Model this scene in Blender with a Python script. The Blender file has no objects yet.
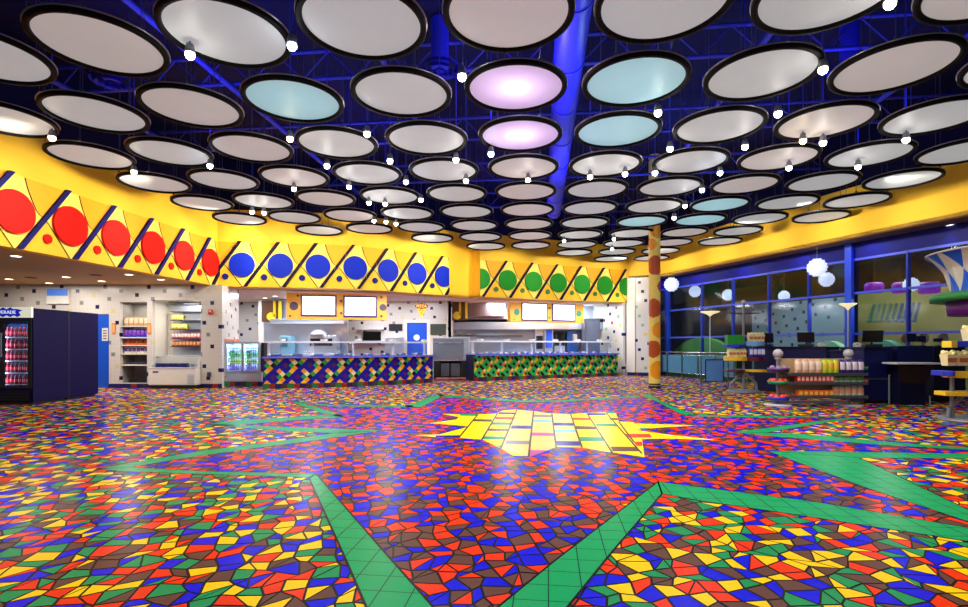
import bpy, math, random
from mathutils import Vector, Matrix
random.seed(11)
S = bpy.context.scene
COL = S.collection
FP, CX, HY, CH = 520.0, 484.0, 345.0, 1.25      # focal length in pixels, optical axis column, eye-level row, eye height
PI = math.pi

def at(px, py, Y):
    return Vector(((px - CX) * Y / FP, Y, CH + (HY - py) * Y / FP))

def fl(px, py):
    Y = FP * CH / (py - HY)
    return Vector(((px - CX) * Y / FP, Y, 0.0))

def xat(px, Y):
    return (px - CX) * Y / FP

def zat(py, Y):
    return CH + (HY - py) * Y / FP

# ------------------------------------------------------------------ materials
def lin(c):
    out = []
    for v in c[:3]:
        v /= 255.0
        out.append(v / 12.92 if v <= 0.04045 else ((v + 0.055) / 1.055) ** 2.4)
    return (*out, 1.0)

MATS = {}
def mat(name, rgb, rough=0.5, metal=0.0, emit=0.0, spec=0.5, coat=0.0, vary=0.08, scale=6.0, emit_rgb=None):
    if name in MATS:
        return MATS[name]
    m = bpy.data.materials.new(name)
    m.use_nodes = True
    nt = m.node_tree
    b = nt.nodes['Principled BSDF']
    c = lin(rgb)
    b.inputs['Base Color'].default_value = c
    if vary > 0:
        tc = nt.nodes.new('ShaderNodeTexCoord')
        nz = nt.nodes.new('ShaderNodeTexNoise')
        nz.inputs['Scale'].default_value = scale
        nz.inputs['Detail'].default_value = 3
        mx = nt.nodes.new('ShaderNodeMix'); mx.data_type = 'RGBA'
        mx.inputs['A'].default_value = tuple(min(1, v * (1 - vary)) for v in c[:3]) + (1,)
        mx.inputs['B'].default_value = tuple(min(1, v * (1 + vary)) for v in c[:3]) + (1,)
        nt.links.new(tc.outputs['Object'], nz.inputs['Vector'])
        nt.links.new(nz.outputs['Fac'], mx.inputs['Factor'])
        nt.links.new(mx.outputs['Result'], b.inputs['Base Color'])
    b.inputs['Roughness'].default_value = rough
    b.inputs['Metallic'].default_value = metal
    b.inputs['Specular IOR Level'].default_value = spec
    b.inputs['Coat Weight'].default_value = coat
    b.inputs['Coat Roughness'].default_value = 0.08
    if emit:
        b.inputs['Emission Color'].default_value = lin(emit_rgb or rgb)
        b.inputs['Emission Strength'].default_value = emit
    MATS[name] = m
    return m

def mathn(nt, op, a, b=None, c=None):
    n = nt.nodes.new('ShaderNodeMath'); n.operation = op
    for i, v in enumerate((a, b, c)):
        if v is None: continue
        if isinstance(v, (int, float)): n.inputs[i].default_value = v
        else: nt.links.new(v, n.inputs[i])
    return n.outputs[0]

def tile_mat(name, base, size, dots, rough=0.25, grout=(150, 145, 135), seed=0.0, axis=('X', 'Z')):
    """square tiles in local X/Z, a few of them in the colours of dots [(share, rgb)]"""
    m = bpy.data.materials.new(name); m.use_nodes = True
    nt = m.node_tree; b = nt.nodes['Principled BSDF']
    tc = nt.nodes.new('ShaderNodeTexCoord'); sp = nt.nodes.new('ShaderNodeSeparateXYZ')
    nt.links.new(tc.outputs['Object'], sp.inputs[0])
    u = mathn(nt, 'DIVIDE', sp.outputs[axis[0]], size); v = mathn(nt, 'DIVIDE', sp.outputs[axis[1]], size)
    fu, fv = mathn(nt, 'FLOOR', u), mathn(nt, 'FLOOR', v)
    cb = nt.nodes.new('ShaderNodeCombineXYZ')
    nt.links.new(fu, cb.inputs[0]); nt.links.new(fv, cb.inputs[1]); cb.inputs[2].default_value = seed
    wn = nt.nodes.new('ShaderNodeTexWhiteNoise'); wn.noise_dimensions = '3D'
    nt.links.new(cb.outputs[0], wn.inputs['Vector'])
    # coloured tiles sit on a staggered lattice, one cell in eleven
    ok = mathn(nt, 'COMPARE', mathn(nt, 'MODULO', mathn(nt, 'ADD', mathn(nt, 'ADD', fu, mathn(nt, 'MULTIPLY', fv, 4.0)), 1100.0), 11.0), 0.0, 0.1)
    r = nt.nodes.new('ShaderNodeValToRGB'); r.color_ramp.interpolation = 'CONSTANT'
    els = r.color_ramp.elements
    els[0].position = 0.0; els[0].color = lin(base)
    acc = 1.0 - sum(d[0] for d in dots)
    els[1].position = acc; els[1].color = lin(dots[0][1]); acc += dots[0][0]
    for d in dots[1:]:
        e = els.new(acc); e.color = lin(d[1]); acc += d[0]
    nt.links.new(mathn(nt, 'MULTIPLY', wn.outputs['Value'], ok), r.inputs['Fac'])
    gu = mathn(nt, 'LESS_THAN', mathn(nt, 'ABSOLUTE', mathn(nt, 'SUBTRACT', mathn(nt, 'FRACT', u), 0.5)), 0.475)
    gv = mathn(nt, 'LESS_THAN', mathn(nt, 'ABSOLUTE', mathn(nt, 'SUBTRACT', mathn(nt, 'FRACT', v), 0.5)), 0.475)
    mx = nt.nodes.new('ShaderNodeMix'); mx.data_type = 'RGBA'
    mx.inputs['A'].default_value = lin(grout)
    nt.links.new(mathn(nt, 'MULTIPLY', gu, gv), mx.inputs['Factor'])
    nt.links.new(r.outputs['Color'], mx.inputs['B'])
    nt.links.new(mx.outputs['Result'], b.inputs['Base Color'])
    b.inputs['Roughness'].default_value = rough
    MATS[name] = m
    return m

def glass_mat(name, tint=(235, 240, 245), refl=0.06):
    m = bpy.data.materials.new(name); m.use_nodes = True
    nt = m.node_tree
    for n in list(nt.nodes):
        if n.type != 'OUTPUT_MATERIAL': nt.nodes.remove(n)
    out = nt.nodes['Material Output']
    t = nt.nodes.new('ShaderNodeBsdfTransparent'); t.inputs[0].default_value = lin(tint)
    g = nt.nodes.new('ShaderNodeBsdfGlossy'); g.inputs['Roughness'].default_value = 0.1
    lw = nt.nodes.new('ShaderNodeLayerWeight'); lw.inputs['Blend'].default_value = 0.15
    f = mathn(nt, 'MULTIPLY_ADD', lw.outputs['Fresnel'], 0.14, refl * .6)
    mx = nt.nodes.new('ShaderNodeMixShader')
    nt.links.new(f, mx.inputs[0]); nt.links.new(t.outputs[0], mx.inputs[1]); nt.links.new(g.outputs[0], mx.inputs[2])
    nt.links.new(mx.outputs[0], out.inputs['Surface'])
    MATS[name] = m
    return m

def panel_mat(name, rgb, emit):
    """stretched fabric of a hanging disc: diffuse, partly translucent, with an added even glow"""
    m = bpy.data.materials.new(name); m.use_nodes = True
    nt = m.node_tree; b = nt.nodes['Principled BSDF']; out = nt.nodes['Material Output']
    tc = nt.nodes.new('ShaderNodeTexCoord'); nz = nt.nodes.new('ShaderNodeTexNoise')
    nz.inputs['Scale'].default_value = 2.2; nz.inputs['Detail'].default_value = 4
    nt.links.new(tc.outputs['Object'], nz.inputs['Vector'])
    c = lin(rgb)
    mx = nt.nodes.new('ShaderNodeMix'); mx.data_type = 'RGBA'
    mx.inputs['A'].default_value = tuple(v * .86 for v in c[:3]) + (1,); mx.inputs['B'].default_value = c
    nt.links.new(nz.outputs['Fac'], mx.inputs['Factor'])
    nt.links.new(mx.outputs['Result'], b.inputs['Base Color'])
    b.inputs['Roughness'].default_value = 0.45; b.inputs['Specular IOR Level'].default_value = 0.25
    b.inputs['Emission Color'].default_value = c; b.inputs['Emission Strength'].default_value = emit  # emission added to brighten the fabric in place of bounced light
    tr = nt.nodes.new('ShaderNodeBsdfTranslucent'); nt.links.new(mx.outputs['Result'], tr.inputs['Color'])
    ms = nt.nodes.new('ShaderNodeMixShader'); ms.inputs[0].default_value = 0.3
    nt.links.new(b.outputs[0], ms.inputs[1]); nt.links.new(tr.outputs[0], ms.inputs[2])
    nt.links.new(ms.outputs[0], out.inputs['Surface'])
    MATS[name] = m
    return m

# ------------------------------------------------------------------ mesh builder
class MB:
    def __init__(s):
        s.v, s.f, s.m, s.sm = [], [], [], []
    def add(s, vs, fs, m=0, smooth=False):
        b = len(s.v)
        s.v += [Vector(v) for v in vs]
        for f in fs:
            s.f.append([b + i for i in f]); s.m.append(m); s.sm.append(smooth)
        return s
    def face(s, pts, m=0):
        return s.add(pts, [list(range(len(pts)))], m)
    def box(s, x0, x1, y0, y1, z0, z1, m=0, M=None):
        vs = [Vector((x, y, z)) for z in (z0, z1) for y in (y0, y1) for x in (x0, x1)]
        if M: vs = [M @ v for v in vs]
        return s.add(vs, [(0, 2, 3, 1), (4, 5, 7, 6), (0, 1, 5, 4), (2, 6, 7, 3), (0, 4, 6, 2), (1, 3, 7, 5)], m)
    def cyl(s, p0, p1, r0, r1=None, n=16, m=0):
        p0, p1 = Vector(p0), Vector(p1); r1 = r0 if r1 is None else r1
        d = (p1 - p0).normalized()
        a = d.orthogonal().normalized(); b = d.cross(a)
        vs = []
        for p, r in ((p0, r0), (p1, r1)):
            for i in range(n):
                t = 2 * PI * i / n
                vs.append(p + (a * math.cos(t) + b * math.sin(t)) * r)
        s.add(vs, [(i, (i + 1) % n, n + (i + 1) % n, n + i) for i in range(n)], m, True)
        s.add(vs[:n], [list(range(n))[::-1]], m); s.add(vs[n:], [list(range(n))], m)
        return s
    def tube(s, pts, r, n=8, m=0):
        for a, b in zip(pts[:-1], pts[1:]): s.cyl(a, b, r, r, n, m)
        return s
    def lathe(s, prof, n=24, c=(0, 0, 0), m=0, smooth=True, ms=None, a0=0.0, a1=2 * PI):
        c = Vector(c); full = abs(a1 - a0 - 2 * PI) < 1e-6
        k = n if full else n + 1
        vs = []
        for r, z in prof:
            for i in range(k):
                t = a0 + (a1 - a0) * i / n
                vs.append(c + Vector((r * math.cos(t), r * math.sin(t), z)))
        b = len(s.v); s.v += vs
        for j in range(len(prof) - 1):
            for i in range(n):
                i2 = (i + 1) % k
                f = [j * k + i, j * k + i2, (j + 1) * k + i2, (j + 1) * k + i]
                pts = []
                for q in f:
                    if not any((s.v[b + q] - s.v[b + w]).length < 1e-6 for w in pts): pts.append(q)
                if len(pts) < 3: continue
                s.f.append([b + q for q in pts]); s.m.append(ms(i, j) if ms else m); s.sm.append(smooth)
        return s
    def sphere(s, c, r, n=16, m=0, sz=1.0):
        k = max(6, n // 2)
        return s.lathe([(r * math.sin(PI * i / k), -r * sz * math.cos(PI * i / k)) for i in range(k + 1)], n, c, m)
    def prism(s, poly, z0, z1, m=0):
        n = len(poly)
        vs = [Vector((p[0], p[1], z0)) for p in poly] + [Vector((p[0], p[1], z1)) for p in poly]
        s.add(vs, [list(range(n))[::-1], list(range(n, 2 * n))] + [(i, (i + 1) % n, n + (i + 1) % n, n + i) for i in range(n)], m)
        return s
    def build(s, name, mats, parent=None, origin=None, M=None, bev=0.0):
        if not isinstance(mats, (list, tuple)): mats = [mats]
        o3 = Vector(origin) if origin is not None else Vector((0, 0, 0))
        me = bpy.data.meshes.new(name)
        me.from_pydata([tuple(v - o3) for v in s.v], [], s.f)
        for mt in mats: me.materials.append(mt)
        me.polygons.foreach_set('material_index', s.m)
        me.polygons.foreach_set('use_smooth', s.sm)
        me.update()
        o = bpy.data.objects.new(name, me); COL.objects.link(o)
        if M is not None: o.matrix_world = M
        else: o.location = o3
        if parent is not None: o.parent = parent
        if bev:
            md = o.modifiers.new('Bevel', 'BEVEL'); md.width = bev; md.segments = 2; md.limit_method = 'ANGLE'
        return o

def tag(o, label, cat, group=None):
    o['label'] = label; o['category'] = cat
    if group: o['group'] = group
    return o
def thing(name, label, cat, loc=(0, 0, 0), rz=0.0, group=None):
    o = bpy.data.objects.new(name, None); COL.objects.link(o)
    o.empty_display_size = 0.1
    o.location = loc; o.rotation_euler = (0, 0, rz)
    return tag(o, label, cat, group)
def struct(o, label=None):
    o['kind'] = 'structure'
    if label: o['label'] = label
    return o
def kids(o):
    return [c for c in ALLKIDS.get(o.name, [])]
ALLKIDS = {}
def dup(root, loc, rz=None, label=None, group=None, scale=None):
    r = root.copy(); COL.objects.link(r); r.location = loc
    if rz is not None: r.rotation_euler = (0, 0, rz)
    if scale: r.scale = (scale,) * 3
    if label: r['label'] = label
    if group: r['group'] = group
    for ch in root.children:
        c = ch.copy(); COL.objects.link(c); c.parent = r
        for g in ch.children:
            d = g.copy(); COL.objects.link(d); d.parent = c
    return r
ORD = ['first', 'second', 'third', 'fourth', 'fifth', 'sixth', 'seventh', 'eighth', 'ninth', 'tenth', 'eleventh', 'twelfth', 'thirteenth', 'fourteenth', 'fifteenth', 'sixteenth']

# ------------------------------------------------------------------ paths on walls
class Path:
    def __init__(s, pts):
        s.p = [Vector((p[0], p[1])) for p in pts]
        s.s = [0.0]
        for a, b in zip(s.p[:-1], s.p[1:]): s.s.append(s.s[-1] + (b - a).length)
        s.L = s.s[-1]
    def seg(s, q):
        for i in range(len(s.p) - 1):
            if q <= s.s[i + 1] or i == len(s.p) - 2: return i
    def dirn(s, i):
        d = (s.p[i + 1] - s.p[i]).normalized()
        return d, Vector((d.y, -d.x))
    def pt(s, q, z, off=0.0, i=None):
        i = s.seg(q) if i is None else i
        d, n = s.dirn(i)
        w = s.p[i] + d * (q - s.s[i]) + n * off
        return Vector((w.x, w.y, z))

def clip(poly, axis, lim, keep_less):
    out = []
    for i in range(len(poly)):
        a, b = poly[i], poly[(i + 1) % len(poly)]
        da = (lim - a[axis]) if keep_less else (a[axis] - lim)
        db = (lim - b[axis]) if keep_less else (b[axis] - lim)
        if da >= 0: out.append(a)
        if (da >= 0) != (db >= 0):
            t = da / (da - db)
            out.append((a[0] + (b[0] - a[0]) * t, a[1] + (b[1] - a[1]) * t))
    return out

def relief(mb, path, poly, off, m=0, z0=-9, z1=99, off0=None, s0=None, s1=None):
    """poly of (s, z) laid on the wall path at distance off, with sides back to off0"""
    poly = clip(clip(poly, 1, z0, False), 1, z1, True)
    poly = clip(clip(poly, 0, 0.0 if s0 is None else s0, False), 0, path.L if s1 is None else s1, True)
    for i in range(len(path.p) - 1):
        q = poly
        if i > 0: q = clip(q, 0, path.s[i], False)
        if i < len(path.p) - 2: q = clip(q, 0, path.s[i + 1], True)
        q2 = []
        for p in q:
            if not q2 or (abs(p[0] - q2[-1][0]) + abs(p[1] - q2[-1][1])) > 1e-5: q2.append(p)
        if len(q2) > 2 and (abs(q2[0][0] - q2[-1][0]) + abs(q2[0][1] - q2[-1][1])) < 1e-5: q2.pop()
        if len(q2) < 3: continue
        fr = [path.pt(p[0], p[1], off, i) for p in q2]
        mb.face(fr, m)
        if off0 is not None:
            bk = [path.pt(p[0], p[1], off0, i) for p in q2]
            n = len(q2)
            cut = {path.s[i]} if i > 0 else set()
            if i < len(path.p) - 2: cut.add(path.s[i + 1])
            for k in range(n):
                if any(abs(q2[k][0] - c) < 1e-5 and abs(q2[(k + 1) % n][0] - c) < 1e-5 for c in cut): continue
                mb.face([fr[k], fr[(k + 1) % n], bk[(k + 1) % n], bk[k]], m)

def circ(cs, cz, r, n=40, rs=None):
    rs = rs or r
    return [(cs + rs * math.cos(2 * PI * k / n), cz + r * math.sin(2 * PI * k / n)) for k in range(n)]

def wall_frame(p0, p1):
    """local x along the wall, local y away from the room, z up"""
    d = Vector((p1[0] - p0[0], p1[1] - p0[1], 0)); L = d.length; d.normalize()
    n = Vector((-d.y, d.x, 0))
    M = Matrix(((d.x, n.x, 0, p0[0]), (d.y, n.y, 0, p0[1]), (0, 0, 1, 0), (0, 0, 0, 1)))
    return M, L

def holed_wall(name, p0, p1, z0, z1, mats, holes=(), th=0.12, label=None):
    M, L = wall_frame(p0, p1)
    xs = sorted({0.0, L, *[h[0] for h in holes], *[h[1] for h in holes]})
    zs = sorted({z0, z1, *[h[2] for h in holes], *[h[3] for h in holes]})
    mb = MB()
    inh = lambda x, z: any(h[0] < x < h[1] and h[2] < z < h[3] for h in holes)
    for xa, xb in zip(xs[:-1], xs[1:]):
        for za, zb in zip(zs[:-1], zs[1:]):
            if inh((xa + xb) / 2, (za + zb) / 2): continue
            mb.face([(xa, 0, za), (xb, 0, za), (xb, 0, zb), (xa, 0, zb)])
            mb.face([(xa, th, za), (xa, th, zb), (xb, th, zb), (xb, th, za)])
    for h in holes:
        a, b, c, d = h
        for q in (((a, 0, c), (a, th, c), (a, th, d), (a, 0, d)), ((b, 0, c), (b, 0, d), (b, th, d), (b, th, c)),
                  ((a, 0, d), (a, th, d), (b, th, d), (b, 0, d)), ((a, 0, c), (b, 0, c), (b, th, c), (a, th, c))):
            mb.face(q)
    mb.face([(0, 0, z0), (0, 0, z1), (0, th, z1), (0, th, z0)]); mb.face([(L, 0, z0), (L, th, z0), (L, th, z1), (L, 0, z1)])
    mb.face([(0, 0, z1), (L, 0, z1), (L, th, z1), (0, th, z1)]); mb.face([(0, 0, z0), (0, th, z0), (L, th, z0), (L, 0, z0)])
    return struct(mb.build(name, mats, M=M), label), M

# ------------------------------------------------------------------ palette
yellow = mat('yellow_paint', (250, 197, 54), 0.6, spec=.2, vary=0.05, scale=1.5)
pale_y = mat('pale_yellow_paint', (255, 222, 100), 0.6, spec=.2, vary=0.04)
deep_y = mat('deep_yellow_paint', (246, 172, 34), 0.6, spec=.2, vary=0.05)
navy_up = mat('dark_navy_ceiling', (10, 10, 54), 0.8, spec=.2)
white_p = mat('white_paint', (226, 222, 212), 0.5, vary=0.04)
soffit_m = mat('soffit_plaster', (196, 162, 106), 0.7, spec=.2, vary=0.05)
steel = mat('stainless_steel', (206, 214, 228), 0.3, 0.75, vary=0.12, scale=3)
steel_d = mat('brushed_dark_steel', (110, 116, 128), 0.35, 0.85)
chrome = mat('chrome', (225, 228, 232), 0.12, 1.0)
black = mat('black_plastic', (16, 16, 20), 0.4)
rimblack = mat('black_disc_rim', (9, 8, 9), 0.7, spec=.12)
rod_m = mat('thin_rod', (60, 60, 90), .5, .3)
navy = mat('navy_laminate', (12, 18, 72), 0.45, spec=.25)
navy_d = mat('dark_navy_laminate', (8, 12, 46), 0.45, spec=.25)
cooler_m = mat('cooler_dark_steel', (14, 6, 66), 0.6, spec=.15)
blue_p = mat('blue_frame_paint', (34, 62, 190), 0.4)
blue_door = mat('blue_door_paint', (14, 82, 205), 0.4)
grey = mat('grey_metal', (128, 130, 138), 0.4, 0.3)
lgrey = mat('light_grey_plastic', (196, 197, 202), 0.4)
tile_dots = [(0.34, (34, 26, 92)), (0.28, (132, 134, 132)), (0.12, (206, 196, 150)), (0.18, (62, 34, 52))]
TILE = 0.115
tile_left = tile_mat('white_tile_with_dark_dots', (208, 203, 196), TILE, tile_dots, grout=(196, 191, 184))
tile_right = tile_mat('white_tile_with_coloured_dots', (206, 202, 196), .125, [(0.5, (26, 24, 90)), (0.22, (120, 180, 130)), (0.06, (190, 60, 50)), (0.14, (220, 190, 90))], grout=(196, 192, 186), seed=3.0)
glass = glass_mat('clear_glass')
glass_cool = glass_mat('cooler_door_glass', (225, 235, 250), 0.03)
red_m = mat('red_panel', (220, 20, 10), 0.6, spec=.15, vary=0.06)
blue_m = mat('blue_panel', (12, 40, 180), 0.6, spec=.15, vary=0.08)
green_m = mat('green_panel', (30, 136, 36), 0.6, spec=.15, vary=0.08)
bar_blue = mat('navy_bar', (20, 16, 104), 0.6, spec=.15)
bar_dark = mat('dark_navy_bar', (16, 10, 44), 0.6, spec=.15)
line_m = mat('thin_line_brown', (40, 26, 10), 0.6, spec=.15)

# ------------------------------------------------------------------ floor
star_px = [(470, 648), (312, 475), (97, 469.5), (382, 431), (204, 424), (345, 417), (292, 402), (412, 406.5), (440, 395.5), (520, 401.5), (640, 396),
           (695, 415.5), (859, 417.3), (735, 432), (1050, 456), (768, 451), (1000, 532), (658, 482)]
STAR = [fl(*p) for p in star_px]
def inside(poly, x, y):
    r = False
    for i in range(len(poly)):
        a, b = poly[i], poly[i - 1]
        if (a.y > y) != (b.y > y) and x < (b.x - a.x) * (y - a.y) / (b.y - a.y) + a.x: r = not r
    return r
bands = [
 [(309, 478), (316, 474), (384, 552), (431, 605), (470, 650), (387, 650), (366, 607), (348, 565)],
 [(97, 469), (131, 467.5), (208, 471.5), (280, 473), (316, 474), (309, 478), (280, 476.8), (204, 474.5), (120, 471.5)],
 [(96, 469.5), (142, 461), (204, 450.8), (250, 444.8), (291, 439.5), (340, 432.5), (382, 430.6), (312, 441), (250, 449), (183, 458.6), (131, 467.5)],
 [(204, 424), (250, 425.8), (330, 428.8), (382, 430.6), (340, 433.5), (291, 431.5), (250, 428.3)],
 [(204, 424.5), (235, 420.3), (280, 418), (312, 415.8), (338, 414.5), (346, 417.4), (312, 419), (280, 421.5), (230, 426)],
 [(291, 401.5), (300, 402.5), (318, 407.5), (333, 412.5), (346, 417.4), (336, 416.5), (321, 413), (306, 407.5)],
 [(291, 401.3), (330, 404.8), (412, 405.5), (415, 407.3), (330, 406.5)],
 [(405, 405.5), (415, 403), (437, 394.3), (446, 394.5), (441, 397), (421, 407.3), (407, 407.3)],
 [(437, 394.3), (475, 397.3), (520, 400.5), (560, 400.5), (640, 395.5), (640, 397), (560, 402), (520, 402.3), (475, 398.8), (441, 396.8)],
 [(640, 395.3), (648, 394), (671, 406), (697, 415.3), (688, 416.3), (678, 412.8), (655, 401)],
 [(688, 414.8), (775, 416.4), (861, 416.6), (775, 418), (688, 416.3)],
 [(733, 432.3), (785, 425.8), (820, 421), (861, 416.6), (858, 418.3), (825, 423), (800, 427), (765, 433.2)],
 [(733, 432.3), (765, 433.2), (805, 434.3), (891, 442.3), (968, 447.8), (1060, 455), (968, 450), (874, 444.5), (776, 436.8)],
 [(767, 451), (968, 454), (1060, 455), (1060, 457), (968, 458.7), (860, 458.3)],
 [(767, 451), (860, 458.3), (910, 482), (968, 510), (1015, 534), (968, 522), (866, 488), (791, 460)],
 [(658, 482), (700, 487.5), (811, 501.5), (968, 528), (1010, 535), (1010, 549), (968, 541.7), (789, 514), (700, 501), (662, 494)],
 [(658, 482), (662, 494), (611.5, 553), (568, 607), (528, 655), (443, 653), (498.6, 607), (555.6, 560.5)],
]
z3 = lambda x, y: (400 + x / 6.05, 380 + y / 6.044)
z4 = lambda x, y: (540 + x / 5.378, 380 + y / 5.38)
sun_outline = [z3(90, 335), z3(215, 347), z3(360, 352), z3(500, 362), z3(610, 415), z3(680, 458), z3(778, 470), z3(860, 440), z3(940, 408), z4(85, 362), z4(225, 365), z4(330, 383),
               z4(450, 400), z4(562, 417), z4(548, 320), z4(600, 318), z4(735, 318), z4(960, 325), z4(735, 300), z4(590, 282), z4(520, 270), z4(640, 258), z4(840, 245),
               z4(510, 235), z4(500, 228), z4(425, 225), z4(405, 172), z4(250, 178), z4(160, 185), z4(60, 180), z3(920, 205), z3(810, 190), z3(700, 180), z3(625, 185), z3(580, 205),
               z3(470, 208), z3(258, 207), z3(355, 225), z3(340, 240), z3(180, 262), z3(310, 272), z3(420, 283), z3(240, 330)]
def q4(f, *p): return [f(*a) for a in p]
sun_bars = [
 ('navy', q4(z3, (600, 196), (704, 198), (700, 209), (594, 207))), ('orange', q4(z3, (582, 224), (694, 226), (690, 241), (574, 239))),
 ('green', q4(z3, (560, 256), (682, 258), (674, 274), (550, 272))), ('brown', q4(z3, (536, 295), (664, 298), (658, 312), (528, 309))),
 ('green', q4(z3, (510, 341), (644, 344), (636, 363), (497, 360))), ('green', q4(z3, (580, 397), (624, 397), (612, 416))),
 ('green', q4(z3, (365, 205), (472, 207), (465, 219), (360, 217))), ('brown', q4(z3, (452, 238), (560, 240), (554, 254), (442, 251))),
 ('navy', q4(z3, (678, 276), (798, 278), (796, 297), (668, 295))), ('greyt', q4(z3, (645, 366), (786, 370), (785, 392), (634, 388))),
 ('greyt', q4(z3, (808, 212), (917, 214), (919, 226), (806, 224))), ('sky', q4(z3, (804, 242), (922, 244), (924, 257), (803, 256))),
 ('pink', q4(z3, (794, 319), (932, 322), (934, 341), (791, 338))), ('pink', q4(z3, (780, 424), (893, 428), (860, 440), (778, 470))),
 ('navy', q4(z3, (215, 337), (362, 335), (355, 352), (215, 347))), ('navy', q4(z3, (680, 458), (778, 462), (778, 470))),
 ('navy', q4(z4, (70, 231), (181, 233), (186, 248), (71, 247))),
 ('sky', q4(z4, (76, 267), (192, 268), (196, 283), (78, 282))), ('navy', q4(z4, (83, 329), (212, 332), (222, 356), (85, 355))),
 ('orange', q4(z4, (175, 204), (272, 206), (278, 217), (179, 216))), ('brown', q4(z4, (188, 249), (296, 252), (304, 268), (192, 266))),
 ('green', q4(z4, (212, 308), (334, 309), (351, 332), (219, 331))), ('navy', q4(z4, (255, 179), (350, 180), (356, 191), (262, 191))),
 ('green', q4(z4, (353, 172), (405, 172), (409, 181), (359, 181))), ('brown', q4(z4, (373, 206), (417, 206), (422, 217), (380, 217))),
 ('green', q4(z4, (297, 236), (404, 237), (415, 252), (306, 250))), ('orange', q4(z4, (455, 291), (590, 292), (602, 311), (474, 312))),
 ('orange', q4(z4, (502, 334), (549, 334), (551, 357), (522, 357))), ('brown', q4(z4, (378, 360), (520, 362), (540, 386), (392, 386))),
 ('green', q4(z4, (530, 260), (600, 259), (575, 267), (545, 268))),
]
sun_reflection = [q4(z3, (704, 183), (808, 190), (778, 470), (612, 415)), q4(z3, (808, 190), (920, 207), (942, 408), (779, 468)), q4(z4, (60, 181), (165, 186), (225, 365), (85, 362))]  # floor reflection painted as tan columns on the sunburst
sun_lines = [q4(z3, (590, 203), (495, 362)), q4(z3, (706, 182), (610, 415)), q4(z3, (808, 190), (778, 470)), q4(z3, (919, 205), (944, 407)), q4(z4, (165, 185), (226, 365)),
             q4(z4, (252, 180), (388, 392)), q4(z4, (355, 178), (548, 398)), q4(z3, (472, 208), (355, 352)), q4(z4, (423, 225), (505, 335))]

def floor_mat(name, rgb, grid=None):
    m = mat('floor_' + name, rgb, 0.25, spec=0.03, vary=0.12, scale=90)
    if grid:
        nt = m.node_tree; b = nt.nodes['Principled BSDF']
        src = b.inputs['Base Color'].links[0].from_socket
        tc = nt.nodes.new('ShaderNodeTexCoord'); mp = nt.nodes.new('ShaderNodeMapping')
        mp.inputs['Rotation'].default_value = (0, 0, math.radians(7.0))
        nt.links.new(tc.outputs['Object'], mp.inputs['Vector'])
        sp = nt.nodes.new('ShaderNodeSeparateXYZ'); nt.links.new(mp.outputs[0], sp.inputs[0])
        k = None
        for ax in 'XY':
            f = mathn(nt, 'LESS_THAN', mathn(nt, 'FRACT', mathn(nt, 'DIVIDE', sp.outputs[ax], grid)), 0.035)
            k = f if k is None else mathn(nt, 'MAXIMUM', k, f)
        mx = nt.nodes.new('ShaderNodeMix'); mx.data_type = 'RGBA'
        nt.links.new(k, mx.inputs['Factor']); nt.links.new(src, mx.inputs['A'])
        mx.inputs['B'].default_value = lin((10, 50, 34))
        nt.links.new(mx.outputs['Result'], b.inputs['Base Color'])
    return m
FM = ['grout', 'yellow', 'blue', 'orange', 'green', 'brown', 'band', 'sun', 'navy', 'sky', 'pink', 'greyt', 'tan']
fmats = [floor_mat('grout', (12, 10, 14)), floor_mat('yellow', (252, 200, 6)), floor_mat('blue', (4, 4, 212)), floor_mat('orange', (232, 50, 4)),
         floor_mat('green', (22, 140, 80)), floor_mat('brown', (96, 60, 50)), floor_mat('band', (10, 156, 90), 0.17), floor_mat('sun', (252, 212, 6)), floor_mat('navy', (20, 20, 140)),
         floor_mat('sky', (110, 185, 210)), floor_mat('pink', (190, 80, 150)), floor_mat('greyt', (120, 120, 125)), floor_mat('tan', (226, 196, 110))]
fi = {n: i for i, n in enumerate(FM)}
mb = MB()
mb.face([(-20, -2, 0), (18, -2, 0), (18, 26, 0), (-20, 26, 0)], 0)
rnd = random.Random(5)
g = 0.108
ang = math.radians(14); ca, sa = math.cos(ang), math.sin(ang)
nodes = {}
def node(i, j):
    if (i, j) not in nodes:
        u, v = (i + rnd.uniform(-.42, .42)) * g, (j + rnd.uniform(-.42, .42)) * g
        nodes[(i, j)] = (u * ca - v * sa, u * sa + v * ca)
    return nodes[(i, j)]
def inset(poly, d):
    n = len(poly)
    ar = sum(poly[i][0] * poly[(i + 1) % n][1] - poly[(i + 1) % n][0] * poly[i][1] for i in range(n)) / 2
    if ar < 0.0009: return None
    c = (sum(p[0] for p in poly) / n, sum(p[1] for p in poly) / n)
    r = math.sqrt(ar / PI)
    k = 1 - d / r
    return [(c[0] + (p[0] - c[0]) * k, c[1] + (p[1] - c[1]) * k) for p in poly] if k > .3 else None
last = {}
N = 0
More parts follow.
